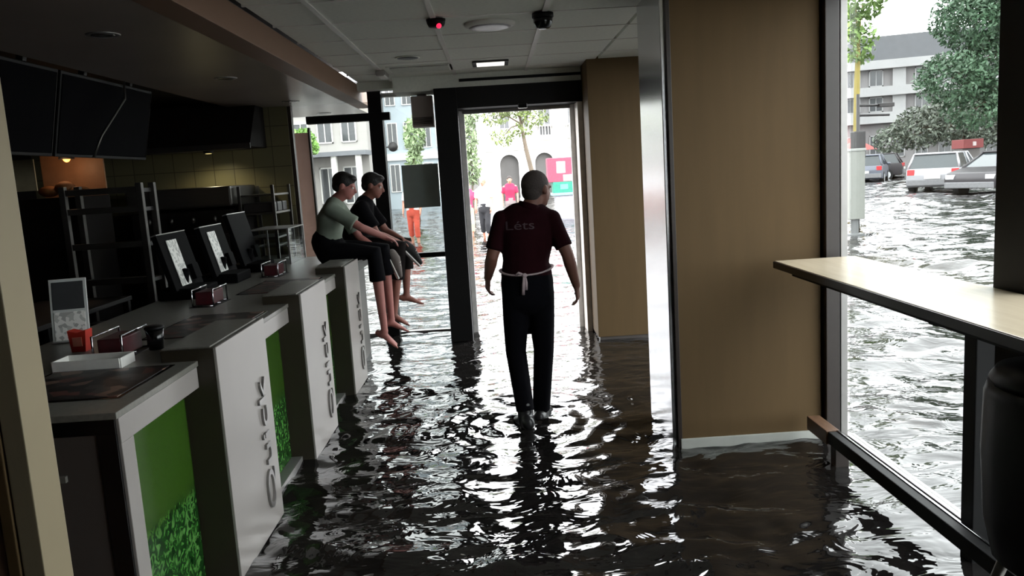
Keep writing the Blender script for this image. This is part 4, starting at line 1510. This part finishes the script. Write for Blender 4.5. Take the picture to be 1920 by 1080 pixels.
# wall with true arched openings: piers, spandrels and solid upper floors
W_ = 13.0
arches = [(0.95, 1.28), (3.34, 1.28), (5.75, 1.28), (8.1, 1.28), (10.5, 1.28)]
spring, rad_ = 2.25, 0.64
bm = bmesh.new()
edge = 0.0
for cx, w in arches:
    bx(bm, (edge, 0, 0), (cx + 0.63 - w / 2, 0.5, 3.2))
    edge = cx + 0.63 + w / 2
bx(bm, (edge, 0, 0), (W_, 0.5, 3.2))
for cx, w in arches:
    c = cx + 0.63
    pts = [(c + rad_ * math.cos(math.pi * k / 10), spring + rad_ * math.sin(math.pi * k / 10)) for k in range(11)]
    for k in range(10):
        p, q = pts[k], pts[k + 1]
        prism(bm, [(p[0], p[1]), (p[0], 3.2), (q[0], 3.2), (q[0], q[1])], 'y', 0, 0.5)
obj('ground_wall', bm, m_bwhite, t, False, False)
lbox('upper_wall', (0, 0.05, 3.2), (W_, 6, 9.5), m_bwhite, t)
lbox('string_course', (-0.1, -0.18, 3.15), (W_ + 0.1, 0.1, 3.4), m_bwhite, t)
lbox('side_wall', (0, 0.5, 0), (0.3, 6, 3.2), m_bwhite, t)
for cx, w in arches:
    lbox('arch_infill', (cx + 0.63 - w / 2, 0.42, 0), (cx + 0.63 + w / 2, 0.55, 2.95), m_arch, t)
for cx in (4.1, 6.1, 8.4, 10.8):
    bm = bmesh.new()
    n = 12
    ring_b = [(cx + 0.75 * math.cos(math.pi + math.pi * k / n), 0.05 + 0.55 * math.sin(math.pi + math.pi * k / n)) for k in range(n + 1)]
    prism(bm, ring_b, 'z', 3.75, 3.95)
    b = obj('balcony_floor', bm, m_bwhite, t, False, False)
    bm = bmesh.new()
    prism(bm, ring_b, 'z', 4.62, 4.72)
    obj('balcony_rail', bm, m_bwhite, b, False, False)
    for (x, y) in ring_b[1:-1]:
        lbox('baluster', (x - 0.03, y - 0.03, 3.95), (x + 0.03, y + 0.03, 4.62), m_bpale, b)
windows(t, [4.1, 6.1, 8.4, 10.8], 4.0, 0.9, 1.9, 0.02)
windows(t, [1.4, 2.7], 4.6, 0.7, 1.3, 0.02)
windows(t, [1.4, 2.7, 4.1, 6.1, 8.4, 10.8], 7.0, 0.8, 1.5, 0.02)
lbox('pilaster', (5.0, -0.1, 3.4), (5.25, 0.1, 9.5), m_bwhite, t)
lbox('cornice', (-0.2, -0.3, 9.5), (W_ + 0.2, 6.1, 9.75), m_bwhite, t)

# ---- grey building left of it
t = thing('grey_house', 'tall grey building left of the white arcaded house', 'building', (-8.1, 58, -0.1), 0)
lbox('wall', (0, 0, 0), (7.0, 6, 11), m_bgrey, t)
windows(t, [0.9, 2.3, 3.7, 5.1, 6.3], 1.2, 0.8, 1.6, -0.01)
windows(t, [0.9, 2.3, 3.7, 5.1, 6.3], 4.2, 0.8, 1.6, -0.01)
windows(t, [0.9, 2.3, 3.7, 5.1, 6.3], 7.2, 0.8, 1.6, -0.01)
lbox('floor_band', (-0.05, -0.1, 3.3), (7.05, 0.05, 3.55), m_bpale, t)
lbox('floor_band', (-0.05, -0.1, 6.4), (7.05, 0.05, 6.65), m_bpale, t)
lbox('roof', (-0.2, -0.3, 11), (7.2, 6.2, 11.4), m_slate, t)

# ---- blue grey building behind the left glazing
t = thing('blue_grey_house', 'pale blue grey building behind the glass beside the door post', 'building', (-5.9, 44, -0.1), 0)
lbox('wall', (0, 0, 0), (3.6, 6, 10), m_bblue, t)
windows(t, [0.6, 1.5, 2.4, 3.2], 1.0, 0.55, 1.5, -0.01)
windows(t, [0.6, 1.5, 2.4, 3.2], 3.3, 0.55, 1.4, -0.01)
windows(t, [0.6, 1.5, 2.4, 3.2], 5.6, 0.55, 1.4, -0.01)
lbox('shop_band', (-0.05, -0.15, 2.7), (3.65, 0.05, 3.05), m_bwhite, t)
lbox('roof', (-0.1, -0.2, 10), (3.7, 6.1, 10.3), m_slate, t)

# ---- long grey facade behind the seated youths
t = thing('arcade_building', 'long grey columned building behind the seated youths', 'building', (-15.5, 41, -0.1), R(-4))
lbox('wall', (0, 1.0, 0), (9.2, 7, 6.6), m_bpale, t)
lbox('canopy', (-0.2, -0.6, 3.0), (9.4, 1.0, 3.22), m_slate, t)
for k in range(8):
    lbox('column', (0.3 + k * 1.22, -0.45, 0), (0.55 + k * 1.22, -0.2, 3.0), m_bwhite, t)
windows(t, [0.95 + 1.22 * k for k in range(7)], 0.6, 0.9, 1.9, 0.98)
windows(t, [0.95 + 1.22 * k for k in range(7)], 3.7, 0.8, 1.1, 0.98)
windows(t, [0.95 + 1.22 * k for k in range(7)], 5.2, 0.8, 1.0, 0.98)
lbox('roof', (-0.2, 0.8, 6.6), (9.4, 7.2, 6.9), m_slate, t)

m_bb_wall = M('mid_grey_wall', (112, 110, 110), 0.8, var=0.06, scale=0.8)  # plain even tones, set darker than the renders of the other houses
m_bb_band = M('pale_grey_band', (142, 142, 142), 0.8, var=0.05, scale=0.8)
m_bb_roof = M('dark_slate_roof', (58, 60, 63), 0.7, var=0.08, scale=2)
# ---- banded building across the street on the right
A_, B_ = (20.0, 73.0), (62.0, 58.0)
wd = math.hypot(B_[0] - A_[0], B_[1] - A_[1])
t = thing('banded_building', 'long pale building with white bands and slate roof across the street', 'building', (A_[0], A_[1], -0.1), ang(*A_, *B_))
lbox('wall', (0, 0, 0), (wd, 9, 9.0), m_bb_wall, t)
for z, h in ((3.9, 0.9), (6.15, 0.75), (8.35, 0.7)):
    lbox('white_band', (-0.2, -0.7, z), (wd + 0.2, 0.05, z + h), m_bb_band, t)
xs_ = [1.2 + 1.75 * k for k in range(int(wd / 1.75))]
for k, x in enumerate(xs_):
    if k % 3 == 2:
        lbox('pier', (x - 0.5, -0.3, 4.8), (x + 0.5, 0.05, 8.4), m_bb_band, t)
windows(t, [x for k, x in enumerate(xs_) if k % 3 != 2], 6.95, 1.1, 1.35, -0.02, m_bb_band)
windows(t, [x for k, x in enumerate(xs_) if k % 3 != 2], 4.85, 1.1, 1.25, -0.02, m_bb_band)
windows(t, xs_, 1.0, 1.0, 1.9, -0.02, m_bb_band)
bm = bmesh.new()
prism(bm, [(-0.6, 9.05), (1.2, 11.2), (8, 11.4), (9.2, 9.05)], 'x', -0.4, wd + 0.4)
obj('roof', bm, m_bb_roof, t, False, False)
lbox('shop_awning', (3.5, -1.4, 2.4), (12, 0.0, 2.75), M('faded_red_awning', (190, 92, 88), 0.7), t)
lbox('shop_awning', (17.0, -1.4, 2.4), (24, 0.0, 2.75), M('green_grey_awning', (120, 136, 120), 0.7), t)
lbox('shop_sign', (28.2, -1.2, 2.2), (31.0, 0.0, 3.5), M('faded_red_sign', (196, 70, 70), 0.6), t)


# ---- trees: branching trunk with a crown of separate leaf blades
def tree(name, label, base, trunk, clumps, leaf_n, leaf_s, leaf_m, bark_m, seed):
    t = thing(name, label, 'tree', base)
    rnd_ = np.random.RandomState(seed)
    b = V(base)
    bm = bmesh.new()
    tb(bm, [b + V(p) for p, r in trunk], [r for p, r in trunk], 10, cap=False)
    top = b + V(trunk[-1][0])
    mid = b + V(trunk[len(trunk) // 2][0])
    for c, r in clumps:
        cc = b + V(c)
        st = top if (cc - top).length < (cc - mid).length + 0.5 else mid
        md = st.lerp(cc, 0.5) + V((0, 0, 0.1))
        tb(bm, [st, md, cc], [trunk[-1][1] * 0.7, trunk[-1][1] * 0.45, trunk[-1][1] * 0.2], 7, cap=False)
    obj('trunk', bm, bark_m, t, True)
    vs, fs = [], []
    tot = sum(r[0] * r[1] * r[2] for c, r in clumps)
    for c, r in clumps:
        n = int(leaf_n * r[0] * r[1] * r[2] / tot)
        d = rnd_.normal(size=(n, 3))
        d /= np.linalg.norm(d, axis=1)[:, None]
        rad = rnd_.uniform(0.35, 1.0, n) ** 0.6
        p = np.array(c) + d * rad[:, None] * np.array(r)
        for q in p:
            a = rnd_.normal(size=3)
            a /= np.linalg.norm(a)
            b2 = np.cross(a, rnd_.normal(size=3))
            b2 /= np.linalg.norm(b2)
            s = leaf_s * rnd_.uniform(0.6, 1.3)
            i = len(vs)
            vs += [q - a * s, q + b2 * s * 0.45, q + a * s, q - b2 * s * 0.45]
            fs.append((i, i + 1, i + 2, i + 3))
    me = bpy.data.meshes.new('foliage')
    me.from_pydata([tuple(v) for v in vs], [], fs)
    me.update()
    fo = link('foliage', me, leaf_m, t)
    fo['kind'] = 'stuff'
    return t


def leafmat(name, c):
    m = M(name, c, 0.55, var=0.45, scale=1.5)
    return m


m_bark = M('grey_brown_bark', (92, 82, 70), 0.9, var=0.2, scale=6, stretch=(4, 4, 1), bump=0.5)
lf1 = leafmat('olive_leaf', (104, 118, 66))
lf2 = leafmat('deep_green_leaf', (62, 88, 64))
lf3 = leafmat('yellow_green_leaf', (96, 122, 60))
tree('street_tree', 'slender olive green tree above the walking man outside', (1.25, 22.5, -0.1),
     [((0, 0, 0), 0.09), ((-0.12, 0, 1.4), 0.075), ((-0.30, 0, 2.3), 0.06), ((-0.40, 0, 3.0), 0.04)],
     [((-1.10, 0, 3.25), (0.42, 0.6, 0.28)), ((-0.55, 0, 3.45), (0.5, 0.6, 0.3)), ((0.0, 0.1, 3.15), (0.42, 0.5, 0.25)), ((-0.95, 0, 2.65), (0.38, 0.4, 0.25)), ((-0.35, 0, 2.85), (0.3, 0.4, 0.22)), ((-0.5, 0, 4.2), (1.0, 1.0, 0.5))],
     4200, 0.055, lf1, m_bark, 5)
tree('street_bush', 'grey green bush behind the pink clad passer-by', (-0.75, 27, -0.1),
     [((0, 0, 0), 0.05), ((0, 0, 1.0), 0.04), ((0.05, 0, 1.5), 0.03)],
     [((0.0, 0, 1.9), (0.42, 0.4, 0.6)), ((-0.05, 0, 2.8), (0.4, 0.4, 0.6)), ((0.1, 0, 3.8), (0.35, 0.4, 0.6))], 1500, 0.085, leafmat('grey_green_leaf', (122, 138, 104)), m_bark, 6)
tree('corner_tree', 'small bright green tree behind the seated youths', (-8.9, 38, -0.1),
     [((0, 0, 0), 0.1), ((0, 0, 2.0), 0.08), ((0.1, 0, 3.0), 0.05)],
     [((0.15, 0, 3.75), (0.6, 0.6, 0.55)), ((0.5, 0, 3.4), (0.4, 0.5, 0.35))], 1200, 0.12, leafmat('bright_green_leaf', (122, 160, 84)), m_bark, 8)
tree('shop_tree', 'pale green tree seen beside the black door post', (-3.1, 32, -0.1),
     [((0, 0, 0), 0.1), ((0, 0, 2.0), 0.08), ((0.05, 0, 2.8), 0.05)],
     [((0.1, 0, 3.3), (0.45, 0.6, 0.8)), ((0.0, 0, 2.3), (0.35, 0.4, 0.5))], 1200, 0.10, leafmat('pale_green_leaf', (140, 158, 118)), m_bark, 9)
tree('large_tree', 'large leafy green tree hanging over the parked cars', (24.5, 35.5, -0.1),
     [((0, 0, 0), 0.35), ((-0.3, 0, 2.5), 0.30), ((-0.8, 0, 4.5), 0.25), ((-1.0, 0, 6.0), 0.18)],
     [((-3.0, 0, 7.2), (2.0, 2.2, 1.6)), ((-4.2, 0, 4.6), (1.5, 1.8, 1.2)), ((-2.2, 0, 5.0), (1.8, 2.0, 1.5)), ((-3.2, 0, 3.2), (1.3, 1.5, 0.9)), ((-1.2, 0, 8.2), (2.6, 2.2, 1.8)), ((0.6, 0, 5.5), (2.2, 2.0, 1.8)), ((-1.5, 0, 3.4), (1.3, 1.3, 0.8))],
     32000, 0.105, lf2, m_bark, 11)
tree('yellow_trunk_tree', 'tree with yellowish trunk at the left side of the shop window', (9.05, 20, -0.1),
     [((0, 0, 0), 0.085), ((0, 0, 2.0), 0.075), ((0.02, 0, 3.4), 0.07), ((0.05, 0, 4.2), 0.05)],
     [((0.0, 0, 4.3), (0.50, 0.7, 0.55)), ((0.15, 0, 5.2), (0.5, 0.8, 0.4)), ((-0.5, 0, 4.8), (0.6, 0.7, 0.6)), ((-0.1, 0, 6.2), (1.0, 1.0, 0.7))],
     2600, 0.09, lf3, M('yellow_bark', (132, 118, 52), 0.8, var=0.15, scale=4), 12)


tree('hazy_tree', 'low grey green trees behind the parked cars', (27.5, 47.0, -0.1),
     [((0, 0, 0), 0.2), ((0, 0, 1.5), 0.17), ((0.1, 0, 2.8), 0.12)],
     [((-2.5, 0, 2.8), (1.6, 1.2, 1.3)), ((-0.6, 0, 3.2), (1.8, 1.2, 1.6)), ((1.5, 0, 3.0), (1.8, 1.2, 1.6)), ((3.2, 0, 3.4), (1.8, 1.2, 1.8)), ((-4.2, 0, 2.2), (1.0, 1.0, 0.9))],
     9000, 0.14, leafmat('hazy_leaf', (92, 100, 88)), m_bark, 15)
t = thing('red_stall', 'small red stall under the trees behind the dark car', 'stall', (24.2, 40.5, -0.1))
lbox('body', (-0.45, 0, 0), (0.45, 0.8, 1.5), M('stall_grey', (100, 96, 94), 0.7), t, 0.02)
lbox('red_roof', (-0.5, -0.2, 1.5), (0.5, 0.9, 1.95), M('stall_red', (120, 48, 48), 0.6), t, 0.02)
lbox('white_panel', (-0.05, -0.22, 1.62), (0.12, -0.2, 1.82), M('stall_white', (190, 180, 178), 0.6), t, 0)
t = thing('red_parasol', 'faded red market parasol beyond the distant cars', 'parasol', (22.6, 50.0, -0.1))
tube('pole', [(22.6, 50.0, -0.1), (22.6, 50.0, 2.0)], 0.03, m_steeld, t, 8)
bm = bmesh.new()
lathe(bm, [(1.3, 1.75), (0.7, 2.1), (0.05, 2.4)], (22.6, 50.0, -0.1), 8)
obj('canopy', bm, M('parasol_red', (150, 70, 66), 0.8), t)


# ---- cars
def car(loc, rz, label, paint, L=4.2, Wd=1.76, H=1.5, suv=True):
    """nose towards local +x, wheels on local z=0"""
    t = thing('car', label, 'car', loc, rz)
    hw = Wd / 2
    prof = [(-L / 2, 0.42), (-L / 2 - 0.02, 0.75), (-L / 2 + 0.06, 0.95), (L / 2 - 1.0, 0.96), (L / 2 - 0.15, 0.80), (L / 2, 0.62), (L / 2 - 0.02, 0.30), (-L / 2 + 0.05, 0.28)]
    bm = bmesh.new()
    prism(bm, prof, 'y', -hw, hw)
    bmesh.ops.bevel(bm, geom=bm.edges[:], offset=0.05, segments=3, affect='EDGES', profile=0.6)
    obj('body_shell', bm, paint, t, True, False)
    # tapered cabin
    rear = -L / 2 + (0.10 if suv else 0.55)
    low = [(rear, 0.93), (L / 2 - 0.95, 0.93)]
    highz = H
    hi = [(rear + 0.28, highz), (L / 2 - 1.85, highz)]
    bm = bmesh.new()

    def ringv(x0, x1, z, w):
        return [bm.verts.new((x0, -w, z)), bm.verts.new((x1, -w, z)), bm.verts.new((x1, w, z)), bm.verts.new((x0, w, z))]
    a = ringv(low[0][0], low[1][0], 0.93, hw - 0.04)
    b = ringv(hi[0][0], hi[1][0], highz - 0.05, hw - 0.20)
    for k in range(4):
        bm.faces.new((a[k], a[(k + 1) % 4], b[(k + 1) % 4], b[k]))
    bm.faces.new(a[::-1])
    bm.faces.new(b)
    obj('cabin_glass', bm, M('car_glass', (60, 66, 68), 0.08, var=0.05), t, False, False)
    bm = bmesh.new()
    bx(bm, (hi[0][0] - 0.06, -(hw - 0.19), highz - 0.07), (hi[1][0] + 0.08, hw - 0.19, highz), 0.03)
    obj('roof_panel', bm, paint, t, True, False)
    for s in (-1, 1):
        for (p, q) in (((low[0][0], s * (hw - 0.035), 0.93), (hi[0][0], s * (hw - 0.195), highz - 0.04)), ((low[1][0], s * (hw - 0.035), 0.93), (hi[1][0], s * (hw - 0.195), highz - 0.04)),
                       ((-0.05, s * (hw - 0.03), 0.93), (-0.15, s * (hw - 0.19), highz - 0.04))):
            bm = bmesh.new()
            tb(bm, [p, q], [0.045, 0.04], 8, cap=False)
            obj('window_pillar', bm, paint, t, True, False)
        bm = bmesh.new()
        ell(bm, (L / 2 - 1.25, s * (hw + 0.08), 0.98), (0.06, 0.10, 0.07), None, 10)
        obj('wing_mirror', bm, paint, t, True, False)
        lbox('tail_light', (-L / 2 - 0.03, s * (hw - 0.16) - 0.12, 0.72), (-L / 2 + 0.08, s * (hw - 0.16) + 0.12, 0.92), M('tail_light_red', (190, 40, 44), 0.25), t, 0.01)
        lbox('head_light', (L / 2 - 0.22, s * (hw - 0.2) - 0.14, 0.60), (L / 2 + 0.005, s * (hw - 0.2) + 0.14, 0.74), M('head_light_clear', (225, 228, 230), 0.15), t, 0.01)
        for x in (-L / 2 + 0.78, L / 2 - 0.82):
            bm = bmesh.new()
            q = bmesh.ops.create_cone(bm, cap_ends=True, segments=22, radius1=0.32, radius2=0.32, depth=0.2)
            bmesh.ops.transform(bm, matrix=Matrix.Translation((x, s * (hw - 0.08), 0.31)) @ Matrix.Rotation(R(90), 4, 'X'), verts=q['verts'])
            w = obj('wheel', bm, M('tyre_rubber', (18, 18, 19), 0.8), t, False, False)
            bm = bmesh.new()
            q = bmesh.ops.create_cone(bm, cap_ends=True, segments=18, radius1=0.20, radius2=0.18, depth=0.03)
            bmesh.ops.transform(bm, matrix=Matrix.Translation((x, s * (hw + 0.03), 0.31)) @ Matrix.Rotation(R(90 * s), 4, 'X'), verts=q['verts'])
            obj('hubcap', bm, M('hubcap_silver', (216, 218, 220), 0.3, metal=0.3), w, False, False)
    lbox('rear_bumper', (-L / 2 - 0.08, -hw + 0.05, 0.34), (-L / 2 + 0.1, hw - 0.05, 0.56), M('bumper_grey', (110, 110, 112), 0.5), t, 0.03)
    lbox('front_bumper', (L / 2 - 0.1, -hw + 0.05, 0.30), (L / 2 + 0.05, hw - 0.05, 0.5), M('bumper_grey', (110, 110, 112), 0.5), t, 0.03)
    lbox('number_plate', (-L / 2 - 0.09, -0.26, 0.58), (-L / 2 - 0.02, 0.26, 0.70), M('plate_white', (224, 224, 220), 0.4), t, 0)
    return t


m_silver = M('silver_car_paint', (150, 150, 154), 0.25, metal=0.25, var=0.02, coat=0.5)
m_dkcar = M('dark_grey_car_paint', (38, 34, 38), 0.35, var=0.03)
m_blcar = M('blue_grey_car_paint', (96, 100, 110), 0.3, metal=0.2, var=0.03)
car((17.05, 30.2, -0.12), R(90 - 40), 'silver hatchback seen from behind, driving through the flood', m_silver)
car((17.35, 26.9, -0.12), R(180 + 26), 'dark grey car nosing left beside the silver hatchback', m_dkcar, H=1.46)
car((19.6, 42.0, -0.12), R(60), 'distant blue grey car left of the silver hatchback', m_blcar)
car((21.2, 46.0, -0.12), R(150), 'distant dark car farther up the flooded street', m_dkcar)
car((17.6, 44.0, -0.12), R(80), 'distant pale car near the grey utility cabinet', m_silver)

# ---- utility cabinet on a post just outside
t = thing('sign_box', 'tall pale grey box on a dark post outside the window', 'sign', (6.94, 15.4, -0.1))
lbox('casing', (-0.15, -0.12, 0.40), (0.15, 0.12, 1.72), M('pale_grey_casing', (116, 118, 112), 0.6, var=0.04), t, 0.015)
lbox('cap', (-0.165, -0.135, 1.70), (0.165, 0.135, 1.75), M('cap_grey', (130, 132, 128), 0.6), t, 0.01)
lbox('post', (-0.05, -0.05, 0.0), (0.06, 0.06, 0.40), M('post_grey', (92, 94, 94), 0.6), t, 0.01)
lbox('base_plate', (-0.14, -0.14, 0.0), (0.14, 0.14, 0.12), M('post_grey', (92, 94, 94), 0.6), t, 0.01)
t = thing('lamp_post', 'dark street pole with short side arms above the grey box', 'street lamp', (7.55, 16.6, -0.1))
tube('pole', [(7.55, 16.6, -0.1), (7.55, 16.6, 1.6), (7.55, 16.6, 2.75)], 0.035, m_steeld, t, 10)
tube('arm', [(7.55, 16.6, 2.52), (8.05, 16.6, 2.50)], 0.025, m_steeld, t, 8)
tube('arm', [(7.55, 16.6, 2.32), (8.2, 16.6, 2.30)], 0.025, m_steeld, t, 8)
lbox('lamp_head', (0.42, -0.08, 2.56), (0.72, 0.08, 2.64), m_steeld, t, 0.01)
lbox('signal_box', (-0.12, -0.1, 1.55), (0.12, 0.1, 2.1), m_steeld, t, 0.02)

# ---- kiosk right of the walking man
t = thing('street_kiosk', 'street kiosk with pink top, white emblem and teal band', 'kiosk', (2.3, 26, -0.1))
lbox('base', (-0.33, 0, 0), (0.33, 0.7, 0.86), M('pale_lilac_panel', (140, 140, 148), 0.5), t, 0.01)
lbox('counter_shelf', (-0.45, -0.06, 0.86), (0.45, 0.75, 0.95), M('pale_blue_shelf', (110, 140, 148), 0.5), t, 0.01)
s_ = lbox('teal_band', (-0.40, -0.03, 0.95), (0.40, 0.7, 1.30), M('teal_print', (24, 116, 96), 0.5), t, 0.01)
lbox('band_print', (-0.17, -0.036, 1.06), (0.08, -0.03, 1.22), M('pale_teal_print', (84, 150, 150), 0.5), s_, 0)
p_ = lbox('pink_header', (-0.55, 0.0, 1.30), (0.50, 0.7, 2.07), M('rose_print', (150, 50, 72), 0.5), t, 0.015)
lbox('emblem', (-0.26, -0.006, 1.58), (0.02, 0.0, 1.95), M('emblem_white', (200, 180, 184), 0.5), p_, 0)
lbox('emblem_mark', (-0.16, -0.010, 1.70), (-0.05, -0.006, 1.78), M('emblem_grey', (150, 130, 132), 0.5), p_, 0)
lbox('white_flash', (-0.06, -0.006, 1.32), (0.38, 0.0, 1.52), M('emblem_white', (200, 180, 184), 0.5), p_, 0)
t = thing('bin', 'dark street bin just right of the kiosk', 'bin', (2.95, 26.2, -0.1))
bm = bmesh.new()
lathe(bm, [(0.16, 0.0), (0.19, 0.7), (0.2, 0.72)], (2.95, 26.2, -0.1), 16)
obj('drum', bm, m_steeld, t, True)
bm = bmesh.new()
lathe(bm, [(0.21, 0.72), (0.21, 0.78), (0.1, 0.86)], (2.95, 26.2, -0.1), 16)
obj('lid', bm, m_black, t, True)

# ---- rose banner panel outside at the left edge of the glazing
t = thing('rose_banner', 'faded rose banner panel at the far left edge of the glazing', 'banner', (-2.05, 8.75, -0.05))
lbox('panel', (-0.10, 0.0, 0.7), (0.10, 0.02, 2.2), M('rose_banner_print', (226, 186, 188), 0.6, var=0.12, scale=3), t, 0.002)
lbox('stand', (-0.12, -0.02, 0.0), (-0.10, 0.04, 2.25), m_steeld, t, 0)
lbox('stand', (0.10, -0.02, 0.0), (0.12, 0.04, 2.25), m_steeld, t, 0)
# ---- street lamp and traffic signal seen over the board
t = thing('traffic_signal', 'traffic signal with round dark head seen above the window board', 'traffic light', (-3.25, 24, -0.1))
tube('pole', [(-3.25, 24, -0.1), (-3.25, 24, 2.9)], 0.04, m_steeld, t, 10)
bm = bmesh.new()
q = bmesh.ops.create_cone(bm, cap_ends=True, segments=20, radius1=0.14, radius2=0.14, depth=0.08)
bmesh.ops.transform(bm, matrix=Matrix.Translation((-2.9, 24, 2.55)) @ Matrix.Rotation(R(90), 4, 'X'), verts=q['verts'])
obj('round_head', bm, m_steeld, t, True)
tube('bracket', [(-3.25, 24, 2.55), (-2.95, 24, 2.55)], 0.02, m_steeld, t, 8)
lbox('lamp_head', (-0.1, -0.08, 2.9), (0.1, 0.08, 3.1), m_steeld, t, 0.02)
